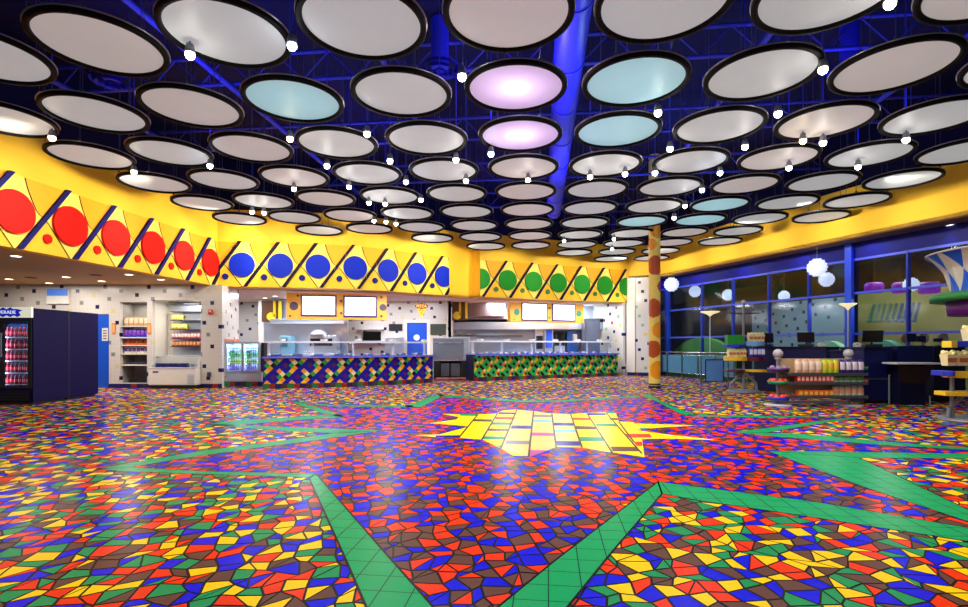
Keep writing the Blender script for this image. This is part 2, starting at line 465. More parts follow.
for i in range(-230, 230):
    for j in range(-170, 275):
        u, v = i * g, j * g
        x, y = u * ca - v * sa, u * sa + v * ca
        if y < 1.6 or y > 23.5 or x < -15.5 or x > 14: continue
        px = CX + x * FP / y
        if px < -260 or px > 1230: continue
        Q = [node(i, j), node(i + 1, j), node(i + 1, j + 1), node(i, j + 1)]
        pieces = [Q]
        if rnd.random() < .22: pieces = [[Q[0], Q[1], Q[2]], [Q[0], Q[2], Q[3]]]
        inn = inside(STAR, sum(q[0] for q in Q) / 4, sum(q[1] for q in Q) / 4)
        for P in pieces:
            P = inset(P, 0.0075)
            if not P: continue
            opts = ['blue', 'orange', 'brown'] if inn else ['yellow', 'blue', 'orange', 'green', 'brown']
            bad = {last.get((i - 1, j)) if rnd.random() < .55 else None, last.get((i, j - 1)) if rnd.random() < .35 else None}
            o2 = [o for o in opts if o not in bad] or opts
            c = rnd.choice(o2); last[(i, j)] = c
            mb.face([(p[0], p[1], 0.0015) for p in P], fi[c]); N += 1
for b in bands:
    P = [fl(*p) for p in b]
    mb.face([(p.x, p.y, 0.003) for p in P], fi['band'])
    for k in range(len(P)):
        a, c = P[k], P[(k + 1) % len(P)]
        d = (c - a); n = Vector((-d.y, d.x, 0)).normalized() * 0.007
        mb.face([(a.x - n.x, a.y - n.y, 0.0035), (c.x - n.x, c.y - n.y, 0.0035), (c.x + n.x, c.y + n.y, 0.0035), (a.x + n.x, a.y + n.y, 0.0035)], 0)
mb.face([tuple(fl(*p) + Vector((0, 0, .004))) for p in sun_outline], fi['sun'])
for q in sun_reflection: mb.face([tuple(fl(*p) + Vector((0, 0, .0043))) for p in q], fi['tan'])
for c, q in sun_bars: mb.face([tuple(fl(*p) + Vector((0, 0, .0047))) for p in q], fi[c])
for a, c in sun_lines:
    a, c = fl(*a), fl(*c)
    d = c - a; n = Vector((-d.y, d.x, 0)).normalized() * 0.012
    mb.face([(a.x - n.x, a.y - n.y, .005), (c.x - n.x, c.y - n.y, .005), (c.x + n.x, c.y + n.y, .005), (a.x + n.x, a.y + n.y, .005)], 0)
struct(mb.build('floor', fmats), 'glossy mosaic carpet with a green outlined star and a yellow sunburst')

# ------------------------------------------------------------------ upper walls, fascia with pattern
ZB, ZT, ZW, ZC = 3.0, 4.33, 5.3, 6.8
def bez(a, b, c, n=6):
    return [((1 - t) ** 2 * a[0] + 2 * t * (1 - t) * b[0] + t * t * c[0], (1 - t) ** 2 * a[1] + 2 * t * (1 - t) * b[1] + t * t * c[1]) for t in [k / n for k in range(n + 1)]]
LB = Path([(-8.9, 5.0), (-8.48, 9.53), (-7.95, 15.5)] + bez((-4.9, 15.96), (-3.95, 16.1), (-3.2, 16.74)) + [(-1.27, 18.4)])       # red then blue
RC = Path([(-1.27, 18.4), (-0.46, 19.3), (-0.15, 18.85)])                                     # plain recess
GR = Path([(-0.15, 18.85), (5.95, 21.45)])                                                     # green
RW = Path([(5.95, 21.45), (7.06, 20.86), (10.21, 10.97), (12.3, 4.35)])                             # right yellow wall
ZR = 4.013
def upper_wall(name, path, zb, label, th=0.2):
    mb = MB()
    relief(mb, path, [(0, zb), (path.L, zb), (path.L, ZW), (0, ZW)], 0.0, 0, off0=-th)
    relief(mb, path, [(0, ZW), (path.L, ZW), (path.L, ZC), (0, ZC)], -0.02, 1, off0=-th)
    return struct(mb.build(name, [yellow, navy_up]), label)
upper_wall('wall_left', LB, ZB, 'yellow upper wall over the food court, left side')
upper_wall('wall_recess', RC, ZB, 'yellow recess between the blue and the green counter')
upper_wall('wall_back', GR, ZB, 'yellow upper wall above the green counter')
upper_wall('wall_right', RW, ZR, 'plain yellow upper wall above the window wall')

def ucurve(v):
    T = [(0, .92), (.44, .52), (.5, .44), (.56, .32), (.7, .235), (.85, .16), (1, .11)]
    for (a, ua), (b, ub) in zip(T[:-1], T[1:]):
        if a <= v <= b: return ua + (ub - ua) * (v - a) / (b - a)
def fascia(path, s_lo, s_hi, feet, units, name, label):
    H = ZT - ZB
    V = lambda v: ZB + v * H
    bar_u = .87
    mb = MB()
    relief(mb, path, [(s_lo, ZB), (s_hi, ZB), (s_hi, ZT), (s_lo, ZT)], 0.02, 0, off0=0.0, s0=s_lo, s1=s_hi)
    for f, unit in zip(feet, units):
        K = 10
        for k in range(K):
            va, vb = k / K, (k + 1) / K
            vm = (va + vb) / 2
            def lr(v, low):
                return (ucurve(v), 1 + bar_u * v) if low else (bar_u * v, 1 + ucurve(v))
            la, ra = lr(va, vm < .5); lb, rb = lr(vb, vm < .5)
            relief(mb, path, [(f + la * unit, V(va)), (f + ra * unit, V(va)), (f + rb * unit, V(vb)), (f + lb * unit, V(vb))], 0.023, 1, s0=s_lo, s1=s_hi)
            if vm > .5:
                relief(mb, path, [(f + ucurve(va) * unit, V(va)), (f + bar_u * va * unit, V(va)), (f + bar_u * vb * unit, V(vb)), (f + ucurve(vb) * unit, V(vb))], 0.0225, 2, s0=s_lo, s1=s_hi)
        T = [i / 24 for i in range(25)]
        for va, vb in zip(T[:-1], T[1:]):
            w = .014
            relief(mb, path, [(f + ucurve(va) * unit - w, V(va)), (f + ucurve(va) * unit + w, V(va)), (f + ucurve(vb) * unit + w, V(vb)), (f + ucurve(vb) * unit - w, V(vb))], 0.026, 3, s0=s_lo, s1=s_hi)
    struct(mb.build(name, [yellow, pale_y, deep_y, line_m]), label)
    return V
def decor(path, s_lo, s_hi, feet, units, mats, labels):
    V = lambda v: ZB + v * (ZT - ZB)
    cnt = {}
    for (f, mt), unit in zip(feet, units):
        cs = f + .92 * unit
        col = {'red_panel': 'red', 'blue_panel': 'blue', 'green_panel': 'green'}[mt.name]
        if s_lo - .25 < cs < s_hi + .3:
            r_ = {'red': .392, 'blue': .365, 'green': .37}[col]
            mb = MB()
            if cs + r_ < s_hi and cs - r_ > s_lo and path.seg(cs - r_) != path.seg(cs + r_):
                a_, b_ = path.pt(cs - r_, V(.49), .05), path.pt(cs + r_, V(.49), .05)
                n_ = Vector(((b_ - a_).y, -(b_ - a_).x, 0)).normalized()
                m_ = max((path.pt(cs, V(.49), .035) - a_).dot(n_), 0)
                c_ = (a_ + b_) / 2 + n_ * (m_ + .02)
                mb.cyl(c_ - n_ * (m_ + .03), c_, r_, r_, 40)
                mb.sm = [False] * len(mb.sm)
            else:
                relief(mb, path, circ(cs, V(.49), r_), 0.075, 0, off0=0.026, s0=s_lo, s1=s_hi)
            if mb.f:
                k = cnt[col] = cnt.get(col, 0) + 1
                o = mb.build('fascia_disc', mt, origin=path.pt(min(max(cs, s_lo), s_hi), V(.49), .03))
                tag(o, f'large flat {col} disc on the yellow fascia, {ORD[k-1]} {col} one from the left', 'wall disc', f'large {col} fascia discs')
    cnt = {}
    for (f, mt), unit in zip(feet, units):
        col = {'red_panel': 'red', 'blue_panel': 'blue', 'green_panel': 'green'}[mt.name]
        cs = f + .49 * unit
        if s_lo + .05 < cs < s_hi - .05:
            k = cnt[col] = cnt.get(col, 0) + 1
            mb = MB(); relief(mb, path, circ(cs, V(.22), .09, 24), 0.055, 0, off0=0.026)
            o = mb.build('fascia_dot', mats[col], origin=path.pt(cs, V(.22), .03))
            tag(o, f'small {col} dot low on the yellow fascia, {ORD[k-1]} {col} dot from the left', 'wall dot', f'small {col} fascia dots')
    cnt = {}
    for (f, mt), unit in zip(feet, units):
        col = {'red_panel': 'red', 'blue_panel': 'blue', 'green_panel': 'green'}[mt.name]
        if s_lo - .6 < f < s_hi - .05:
            mb = MB(); w = .048
            relief(mb, path, [(f - w, V(0)), (f + w, V(0)), (f + .87 * unit + w, V(1.02)), (f + .87 * unit - w, V(1.02))], 0.09, 0, off0=0.026, s0=s_lo, s1=s_hi)
            if mb.f:
                k = cnt[col] = cnt.get(col, 0) + 1
                o = mb.build('fascia_bar', bar_blue if col == 'red' else bar_dark, origin=path.pt(min(max(f, s_lo), s_hi), ZB, .03))
                tag(o, f'slanted navy fascia bar by a {col} disc, {ORD[k-1]} of the {col} section from left', 'wall bar', f'slanted bars between {col} discs')
UN = 1.155
s_foot1 = LB.s[1] + 0.02
s_corner = LB.s[2]
feetL = []
k = -4
while True:
    f = s_foot1 + k * UN
    if f > LB.L: break
    feetL.append(f); k += 1
# shift so a foot lies 0.30 before the corner
sh = (s_corner - 0.30 - s_foot1) % UN
sh = sh if sh < UN / 2 else sh - UN
feetL = [f + sh for f in feetL]
fb = min(f for f in feetL if f > s_corner - .5)
feetL = [f if f < fb else fb + (f - fb) * .95 for f in feetL]
if feetL[-1] + UN * .95 < LB.L: feetL.append(feetL[-1] + UN * .95)
unL = [UN if f < fb - .01 else UN * .95 for f in feetL]
fascia(LB, 0, LB.L, feetL, unL, 'trim_1', 'yellow patterned fascia panel with red and blue discs')
decor(LB, 0, LB.L, [(f, blue_m if f > s_corner - .5 else red_m) for f in feetL], unL, {'red': red_m, 'blue': mat('small_blue_dot', (20, 28, 120), .6, spec=.15)}, None)
UG = 1.085
feetG = [0.10 + (k - 1) * UG for k in range(8)]
fascia(GR, 0, GR.L - .12, feetG, [UG] * 8, 'trim_2', 'yellow patterned fascia panel with green discs')
decor(GR, 0, GR.L - .12, [(f, green_m) for f in feetG], [UG] * 8, {'green': mat('small_green_dot', (40, 120, 40), .4)}, None)

# soffit over the food court and over the window wall
mb = MB()
mb.prism([(-18, 5), (-8.9, 5.0), (-8.48, 9.53), (-7.95, 15.5), *bez((-4.9, 15.96), (-3.95, 16.1), (-3.2, 16.74)), (-1.27, 18.4), (-0.46, 19.3), (-0.15, 18.85), (5.95, 21.45), (5.95, 25), (-18, 25)], ZB + .002, ZB + .08)
struct(mb.build('ceiling_soffit', soffit_m), 'low plaster ceiling over the food court')
GW0, GW1 = Vector((10.86, 11.67)), Vector((7.4, 21.85))
gdir = (GW0 - GW1).normalized()
GWn = GW1 - gdir * 1.1
GWf = GW0 + gdir * 7.0
mb = MB()
mb.prism([(5.95, 21.45), (7.06, 20.86), (10.21, 10.97), (12.3, 4.35), (GWf.x + .3, GWf.y), (GW1.x + .3, GW1.y), (GWn.x + .3, GWn.y)], ZR + .002, ZR + .08)
struct(mb.build('ceiling_ledge', mat('brown_soffit', (120, 96, 60), .6)), 'soffit under the right yellow wall')

m = MB(); m.prism([(-7.7, 16.35), (-4.5, 16.8), (-3.3, 17.6), (-1.35, 19.3), (-.3, 19.9), (5.5, 22.3), (5.5, 24.5), (-11.5, 24.5), (-11.5, 16.35)], ZB - .018, ZB + .001)
struct(m.build('ceiling_kitchen', mat('kitchen_ceiling_white', (206, 204, 196), .7, spec=.2)), 'white ceiling panels over the kitchens')

# ------------------------------------------------------------------ main ceiling structure
mb = MB(); mb.face([(-20, -2, ZC), (-20, 26, ZC), (18, 26, ZC), (18, -2, ZC)])
struct(mb.build('ceiling', navy_up), 'dark navy roof deck above the hanging discs')
TH = math.radians(6.2)
ec, er = Vector((math.sin(TH), math.cos(TH))), Vector((math.cos(TH), -math.sin(TH)))
truss_m = mat('blue_painted_steel', (40, 46, 170), .5, .1)
P0 = Vector((0.41, 6.74)); SP = 1.524; ZD = CH + 3.30
def truss(c, d, L, z, name, label):
    mb = MB()
    a, b = c - d * L / 2, c + d * L / 2
    A = lambda t, zz: Vector((a.x + d.x * t, a.y + d.y * t, zz))
    mb.cyl(A(0, z), A(L, z), .035, n=6); mb.cyl(A(0, z + .5), A(L, z + .5), .035, n=6)
    t, up = 0.0, False
    while t < L - .5:
        mb.cyl(A(t, z if not up else z + .5), A(t + .5, z + .5 if not up else z), .014, n=5)
        t += .5; up = not up
    struct(mb.build(name, truss_m), label)
for k in range(-1, 8):
    c = P0 + ec * (k * 2 * SP - .7)
    truss(c, er, 20 if k < 4 else 13, 6.1, 'ceiling_joist', 'open web steel joist in the dark ceiling')
for k in (-3, -2, -1, 1, 2, 3):
    c = P0 + er * (k * 2 * SP + .75) + ec * 4
    mb = MB(); a, b = c - ec * 10, c + ec * (9 if abs(k) < 3 else 5)
    mb.cyl((a.x, a.y, 6.0), (b.x, b.y, 6.0), .05, n=8)
    struct(mb.build('ceiling_pipe', truss_m), 'blue pipe run in the dark ceiling')
duct_m = mat('blue_duct', (34, 38, 190), .45, .1)
mb = MB()
a, b = P0 + er * .765 - ec * 6, P0 + er * .765 + ec * 11
mb.cyl((a.x, a.y, 5.75), (b.x, b.y, 5.75), .24, n=24)
t = 0
while t < 17:
    q = a + ec * t; w = q + ec * .05
    mb.cyl((q.x, q.y, 5.75), (w.x, w.y, 5.75), .255, n=24); t += 1.5
tag(mb.build('air_duct', duct_m, origin=(a.x, a.y, 5.75)), 'long round blue air duct hung above the middle of the disc ceiling', 'duct')
def diffuser(px, py, label):
    p = at(px, py, 1); Y = FP * (5.9 - CH) / (HY - py)
    p = at(px, py, Y)
    t = thing('ceiling_diffuser', label, 'vent', p, 0, 'round ceiling diffusers')
    for n, (r, z) in enumerate(((.34, 0), (.25, -.04), (.16, -.08), (.08, -.11))):
        mb = MB(); mb.lathe([(r, z), (r - .06, z + .07), (r - .07, z + .07), (r - .012, z)], 32)
        mb.build('cone_ring', duct_m, t)
    mb = MB(); mb.cyl((0, 0, .05), (0, 0, .85), .15, n=20); mb.build('neck', duct_m, t)
diffuser(440, 70, 'round ringed blue diffuser between discs, near the middle of the ceiling')
diffuser(112, 82, 'round ringed blue diffuser between discs, at the left of the ceiling')
diffuser(850, 70, 'round ringed blue diffuser between discs, at the right of the ceiling')

# ------------------------------------------------------------------ hanging discs
DR = 0.675
pan_white = panel_mat('disc_fabric_white', (208, 213, 212), 0.57)
pan_warm = panel_mat('disc_fabric_warm', (215, 210, 205), 0.54)
pan_cyan = panel_mat('disc_fabric_cyan_light', (176, 222, 230), 0.6)
pan_lilac = panel_mat('disc_fabric_lilac_light', (214, 196, 228), 0.45)  # cyan and lilac light on white cloth put into the panel colours
proto = thing('hanging_disc', 'x', 'ceiling disc', (0, 0, 50))
def disc_parts(root, pm):
    mb = MB(); mb.lathe([(.60, .03), (.35, .03), (0, .03)], 56)
    mb.build('fabric_panel', pm, root)
    mb = MB(); mb.lathe([(.594, .024), (.599, .006), (.61, -.002), (.65, -.002), (.66, .006), (.66, .04), (.64, .06), (.615, .05), (.599, .04), (.594, .024)], 56)
    mb.build('black_rim', rimblack, root)
    mb = MB(); mb.lathe([(.655, .048), (.668, .048), (.668, .062), (.648, .062), (.648, .048)], 56)
    mb.build('edge_hoop', mat('hoop_grey', (150, 146, 150), .3, .6), root)
    for a in (90, 240, 300):
        x, y = .635 * math.cos(math.radians(a)), .635 * math.sin(math.radians(a))
        mb = MB(); mb.cyl((x, y, .05), (x, y, ZC - ZD), .0055, n=6); mb.cyl((x, y, .05), (x, y, .10), .018, n=8)
        mb.build('hanger_rod', rod_m, root)
def rpos(i, j):
    p = P0 + ec * (i * SP + {-2: .02, -3: .06}.get(j, .1 if j < -3 else 0)) + er * (j * SP * .992)
    return p
def path_dist_ok(p, path, r):
    for i in range(len(path.p) - 1):
        d, n = path.dirn(i)
        w = p - path.p[i]; t = w.dot(d); L = (path.p[i + 1] - path.p[i]).length
        t = min(max(t, 0), L)
        q = path.p[i] + d * t
        if (p - q).length < r: return False
    return True
ROOM = [Vector((-9.6, -2))] + LB.p + [RC.p[1]] + GR.p + RW.p[1:] + [Vector((13.4, -2))]
discs = []
SKIP = set()
for i in range(-2, 11):
    row = []
    for j in range(-9, 9):
        p = rpos(i, j)
        if p.y < 3.2 or not inside([Vector((q.x, q.y)) for q in ROOM], p.x, p.y): continue
        if not all(path_dist_ok(p, w, .62) for w in (LB, RC, GR, RW)): continue
        px = CX + p.x * FP / p.y; py = HY - FP * (ZD - CH) / p.y
        if px < -90 or px > 1060 or py < -75: continue
        if any(abs(px - a) < 14 and abs(py - b) < t for a, b, t in ((268, 230, 9), (533, 257, 5))): continue
        row.append((i, j, p, px, py))
    discs.append(row)
discs = [r for r in discs if r]
special = {(0, 0): 'lilac', (1, 0): 'lilac', (-1, 0): 'white', (0, 1): 'cyan', (1, 1): 'cyan', (0, -2): 'cyan', (5, 2): 'cyan', (4, 3): 'cyan', (2, 3): 'white', (5, 3): 'cyan'}
protos = {}
DISCS = []
rowname = ['nearest', 'second', 'third', 'fourth', 'fifth', 'sixth', 'seventh', 'eighth', 'ninth', 'tenth', 'eleventh', 'last']
for ri, row in enumerate(discs):
    for k, (i, j, p, px, py) in enumerate(row):
        col = special.get((i, j), 'white')
        pm = {'white': pan_white if (i * 3 + j * 5) % 3 else pan_warm, 'cyan': pan_cyan, 'lilac': pan_lilac}[col]
        look = {'white': 'white', 'cyan': 'pale cyan', 'lilac': 'pale lilac glowing'}[col]
        rn = 'row nearest the camera' if ri == 0 else f'{ORD[ri]} row from the camera'
        lab = f'{look} hanging disc, {ORD[k]} from the left in the {rn}'
        key = pm.name
        loc = (p.x, p.y, ZD)
        if key not in protos:
            if not protos:
                o = proto
                o.location = loc
            else:
                o = thing('hanging_disc', lab, 'ceiling disc', loc)
            disc_parts(o, pm); protos[key] = o
            o['label'] = lab; o['group'] = 'hanging discs of the ceiling'
        else:
            o = dup(protos[key], loc, None, lab, 'hanging discs of the ceiling')
        o.rotation_euler = (0, 0, -TH)
        DISCS.append((px, py, f'{ORD[k]} disc of the {rn}', p))
        if col in ('lilac', 'cyan'):
            L = bpy.data.lights.new('disc_lamp', 'POINT'); L.energy = 34 if col == 'lilac' else 8
            L.color = (0.95, .75, 1) if col == 'lilac' else (.6, .95, 1); L.shadow_soft_size = .12
            lo = bpy.data.objects.new('disc_lamp', L); COL.objects.link(lo); lo.location = (p.x, p.y, ZD + (.32 if col == 'lilac' else .6))

# ------------------------------------------------------------------ bulbs between the discs
bulbs = [(292, 46, 'c'), (462, 77, 'w'), (190, 55, 'w'), (52, 138, 'o'), (290, 139, 'o'), (367, 134, 'w'), (456, 160, 'w'), (658, 113, 'w'), (670, 149, 'w'), (890, 4, 'w'), (823, 70, 'w'), (778, 114, 'w'),
         (745, 147, 'w'), (803, 141, 'o'), (823, 143, 'w'), (491, 154, 'c'), (720, 173, 'b'), (789, 168, 'w'), (327, 166, 'w'), (390, 161, 'w'), (349, 187, 'w'), (406, 182, 'c'), (369, 203, 'w'), (385, 204, 'w'),
         (421, 200, 'w'), (466, 181, 'w'), (590, 177, 'w'), (625, 174, 'w'), (655, 173, 'w'), (528, 180, 'w'), (702, 190, 'b'), (685, 206, 'w'), (674, 218, 'w'), (614, 239, 'w'), (858, 167, 'w'), (210, 166, 'b'),
         (252, 212, 'w'), (264, 213, 'w'), (374, 221, 'w'), (386, 222, 'w'), (396, 224, 'w'), (134, 172, 'o'), (564, 241, 'w'), (906, 140, 'w'), (294, 189, 'w'), (612, 249, 'w')]
bm_w = mat('bulb_white', (255, 250, 240), .3, emit=14, vary=0)
bm_o = mat('bulb_warm', (255, 214, 150), .3, emit=12, vary=0)
bm_b = mat('bulb_blue_white', (190, 215, 255), .3, emit=14, vary=0)
bp = {}
seen = {}
ZS = ZD - .12
BULB = []
for (px, py, c) in bulbs:
    Y = FP * (ZS - CH) / (HY - py); p = at(px, py, Y)
    near = min(DISCS, key=lambda d: (d[3].x - p.x) ** 2 + (d[3].y - p.y) ** 2)
    dx, dy = p.x - near[3].x, p.y - near[3].y
    side = ('right' if dx > 0 else 'left') if abs(dx) > abs(dy) else ('far' if dy > 0 else 'near')
    lk = {'w': 'white', 'o': 'warm', 'b': 'bluish', 'c': 'cool'}[c]
    lab = f'{lk} spotlight {dict(right="right of", left="left of", far="behind", near="in front of")[side]} the {near[2]}'
    n = seen[lab] = seen.get(lab, 0) + 1
    if n > 1: lab += ', further one' if n == 2 else ', outermost'
    cc = 'o' if c == 'o' else ('b' if c in 'bc' else 'w')
    if cc not in bp:
        t = thing('ceiling_spotlight', lab, 'spotlight', p, 0, 'spotlights between the discs')
        m = MB(); m.cyl((0, 0, .09), (0, 0, ZC - ZS), .009, n=6); m.build('stem', truss_m, t)
        m = MB(); m.lathe([(.0, .12), (.035, .12), (.05, .06), (.055, .02), (.05, .02), (.03, .08), (0, .08)], 16); m.build('lamp_housing', grey, t)
        m = MB(); m.sphere((0, 0, 0), .05, 16); m.build('bulb', {'w': bm_w, 'o': bm_o, 'b': bm_b}[cc], t)
        bp[cc] = t
    else:
        t = dup(bp[cc], p, None, lab)
    BULB.append((p, cc))

# ------------------------------------------------------------------ left food-court wall (tile), door, alcoves
YW = 15.1
xw = lambda px: xat(px, YW)
X0 = -16.0; XE = xw(222)
hd = (-11.79, -10.89, 0, 2.15)
h1 = (xw(120), xw(147), zat(383, YW), zat(302, YW))
h2 = (xw(152.5), xw(201), 0.0, zat(300, YW))
holes = [(a - X0, b - X0, c, d) for a, b, c, d in (hd, h1, h2)]
holed_wall('wall_tiled', (X0, YW), (XE, YW), 0, ZB, [tile_left], holes, .12, 'white tile wall with scattered dark tiles behind the coolers')
# door 1
mb = MB(); mb.box(hd[0] + .02, hd[1] - .02, YW + .03, YW + .08, .005, 2.13); d1 = struct(mb.build('door_1', blue_door, bev=.004), 'blue door beside the dark coolers')
mb = MB(); mb.box(xw(101.5), xw(107.5), YW + .015, YW + .03, zat(341, YW), zat(328, YW)); mb.build('notice_plate', white_p, d1)
mb = MB()
for k in range(4): mb.box(xw(102.7), xw(106.3), YW + .011, YW + .016, zat(331.2 + k * 2.6, YW), zat(330.2 + k * 2.6, YW))
mb.build('notice_rows', mat('notice_grey', (90, 90, 96), .6), d1)
mb = MB(); mb.cyl((hd[0] + .1, YW + .03, 1.0), (hd[0] + .1, YW - .05, 1.0), .015); mb.sphere((hd[0] + .1, YW - .06, 1.0), .03); mb.build('handle', chrome, d1)
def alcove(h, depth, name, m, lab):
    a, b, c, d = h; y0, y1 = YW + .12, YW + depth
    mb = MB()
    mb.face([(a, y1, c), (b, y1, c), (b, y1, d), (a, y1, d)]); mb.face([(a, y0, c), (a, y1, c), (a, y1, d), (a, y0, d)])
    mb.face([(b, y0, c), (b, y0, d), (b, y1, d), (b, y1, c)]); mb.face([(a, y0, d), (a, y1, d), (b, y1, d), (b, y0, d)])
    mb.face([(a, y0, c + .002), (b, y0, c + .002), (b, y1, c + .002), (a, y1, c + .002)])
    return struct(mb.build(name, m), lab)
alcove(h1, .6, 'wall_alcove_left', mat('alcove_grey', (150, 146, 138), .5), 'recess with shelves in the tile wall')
alcove(h2, .75, 'wall_alcove_right', white_p, 'bright recess behind the white display freezer')
# baseboard tile strip
base_cols = [mat('base_tile_red', (150, 34, 24), .3), mat('base_tile_navy', (24, 22, 90), .3), mat('base_tile_brown', (66, 46, 44), .3), mat('base_tile_green', (28, 120, 62), .3)]
def base_strip(path, s0, s1, z1, off=.012, w=.166, order=(3, 0, 1, 2), off0=0.0):
    mb = MB(); s = s0; k = 0
    while s < s1 - 1e-4:
        e = min(s + w, s1)
        relief(mb, path, [(s, 0.004), (e, 0.004), (e, z1), (s, z1)], off, order[k % len(order)], off0=off0); s = e; k += 1
    return mb
bpath = Path([(X0, YW), (XE, YW)])
mb = MB()
for a, b in ((hd[1], h1[0]), (h1[0], h1[1]), (h1[1], h2[0]), (h2[1], XE)):
    q = base_strip(bpath, a - X0, b - X0, .125, order=(1, 1, 0, 1, 2))
    mb.add(q.v, [], 0)
    n0 = len(mb.v) - len(q.v)
    for f, m in zip(q.f, q.m): mb.f.append([n0 + i for i in f]); mb.m.append(m); mb.sm.append(False)
struct(mb.build('baseboard_left', base_cols), 'coloured base tiles under the white tile wall')
# bracket of wall goods
def bag_mesh(w, h, d, mats_idx=(0, 1), seed=0):
    """a filled bag: pillow body with a crimped top, a printed band round the middle"""
    mb = MB(); n = 10
    prof = [(0, .55), (.08, .86), (.3, 1), (.6, 1), (.85, .8), (.93, .18), (1, .15)]
    rows = []
    for k, (t, q) in enumerate(prof):
        ring = []
        for i in range(n):
            a = 2 * PI * i / n
            c, s_ = math.cos(a), math.sin(a)
            x = math.copysign(abs(c) ** .55, c) * w / 2 * (.9 + .1 * q); y = math.copysign(abs(s_) ** .7, s_) * d / 2 * q
            ring.append(Vector((x, y, t * h)))
        rows.append(ring)
    vs = [v for r in rows for v in r]; b = len(mb.v); mb.v += vs
    for k in range(len(rows) - 1):
        for i in range(n):
            mb.f.append([k * n + i, k * n + (i + 1) % n, (k + 1) * n + (i + 1) % n, (k + 1) * n + i])
            mb.m.append(mats_idx[1] if k in (2, 3) and i in (6, 7, 8) else mats_idx[0]); mb.sm.append(True)
    mb.f.append(list(range(n))[::-1]); mb.m.append(mats_idx[0]); mb.sm.append(False)
    mb.f.append([(len(rows) - 1) * n + i for i in range(n)]); mb.m.append(mats_idx[0]); mb.sm.append(False)
    return mb
def place_row(protoo, spots, label=None, group=None):
    for k, p in enumerate(spots):
        if k == 0 and not protoo.get('used'):
            protoo.location = p; protoo['used'] = 1
        else:
            o = protoo.copy(); COL.objects.link(o); o.location = p
def goods(name, mbf, mats, spots, label, cat, group, rz=0):
    o = mbf.build(name, mats); tag(o, label, cat, group); o.rotation_euler = (0, 0, rz)
    o.location = spots[0]
    for p in spots[1:]:
        c = o.copy(); COL.objects.link(c); c.location = p
    return o
# alcove 1: shelves and goods
shelf_zs = [zat(y, YW + .2) for y in (326, 337.3, 345, 353.5, 364.5)]
shelf_names = ['topmost', 'second', 'middle', 'fourth', 'lowest']
for z, nm in zip(shelf_zs, shelf_names):
    mb = MB(); mb.box(h1[0] + .012, h1[1] - .012, YW + .03, YW + .56, z - .03, z)
    tag(mb.build('wall_shelf', white_p, origin=(h1[0], YW + .03, z), bev=.004), f'{nm} white shelf of the narrow recess between orange plaques', 'shelf', 'shelves of the narrow recess')
bagA = [mat('bag_tan', (206, 160, 108), .5), mat('bag_cream_print', (232, 214, 180), .5)]
bagB = [mat('bag_blue', (52, 60, 190), .4), mat('bag_violet_print', (130, 60, 180), .4)]
bagC = [mat('bag_orange', (232, 96, 20), .4), mat('bag_brown_print', (96, 40, 24), .4)]
bagD = [mat('bag_white', (224, 216, 200), .4), mat('bag_purple_print', (90, 50, 130), .4)]
xs = lambda n, a, b: [a + (b - a) * (k + .5) / n for k in range(n)]
for z, mm, nm, nn, hh, col in ((shelf_zs[0], bagA, 'bread_bag', 5, .26, 'tan bag of bread on the topmost shelf of the narrow recess'), (shelf_zs[1], bagB, 'snack_bag', 6, .24, 'blue snack bag on the second shelf of the narrow recess'),
                              (shelf_zs[2], bagC, 'snack_bag', 6, .17, 'orange snack bag on the middle shelf of the narrow recess'), (shelf_zs[3], bagD, 'snack_bag', 6, .2, 'whitish snack bag on the fourth shelf of the narrow recess')):
    w = (h1[1] - h1[0] - .06) / nn
    goods(nm, bag_mesh(w * .95, hh, .13), mm, [(x, YW + .16, z + .001) for x in xs(nn, h1[0] + .03, h1[1] - .03)], col, 'bag', col.split(' on ')[0] + 's')
mb = MB(); mb.box(h1[0] + .15, h1[1] - .06, YW + .12, YW + .45, shelf_zs[4] + .001, shelf_zs[4] + .07)
tag(mb.build('folded_cloth', mat('dark_cloth', (40, 36, 70), .8), origin=(h1[0] + .15, YW + .12, shelf_zs[4]), bev=.03), 'flat dark folded cloth on the lowest shelf of the narrow recess', 'cloth')
mb = MB(); mb.box(h1[0] + .18, h1[1] - .05, YW + .1, YW + .5, h1[2] + .004, h1[2] + .12)
tag(mb.build('dark_crate', black, origin=(h1[0] + .18, YW + .1, h1[2]), bev=.01), 'low dark crate on the floor of the narrow recess', 'crate')
# orange plaques, fire alarm
for px0, px1, lab in ((112.3, 115.8, 'orange plaque on the tile wall beside the blue door'), (147.5, 151.3, 'orange plaque between the two wall recesses')):
    t = thing('wall_plaque', lab, 'plaque', (xw(px0), YW, zat(334, YW)), 0, 'orange wall plaques')
    w, h = xw(px1) - xw(px0), zat(323, YW) - zat(334, YW)
    mb = MB(); mb.box(0, w, -.02, -.001, 0, h); mb.build('plate', mat('plaque_orange', (224, 130, 60), .5), t, bev=.004)
    mb = MB(); mb.box(w * .2, w * .8, -.023, -.02, h * .15, h * .85); mb.build('inner_field', mat('plaque_peach', (236, 176, 110), .5), t)
t = thing('wall_alarm', 'small red fire alarm on the tile wall right of the freezer recess', 'fire alarm', (xw(211), YW, zat(312, YW)))
mb = MB(); mb.box(-.06, .06, -.05, -.001, -.07, .07); mb.build('housing', mat('alarm_red', (205, 24, 20), .4), t, bev=.008)
mb = MB(); mb.box(-.03, .03, -.06, -.05, .0, .04); mb.build('strobe', white_p, t)
t = thing('wall_hand_dryer', 'small chrome bracket low on the tile wall right of the freezer recess', 'bracket', (xw(209.5), YW, zat(374, YW)))
mb = MB(); mb.box(-.05, .05, -.05, -.001, -.08, .06); mb.build('plate', steel_d, t, bev=.01)
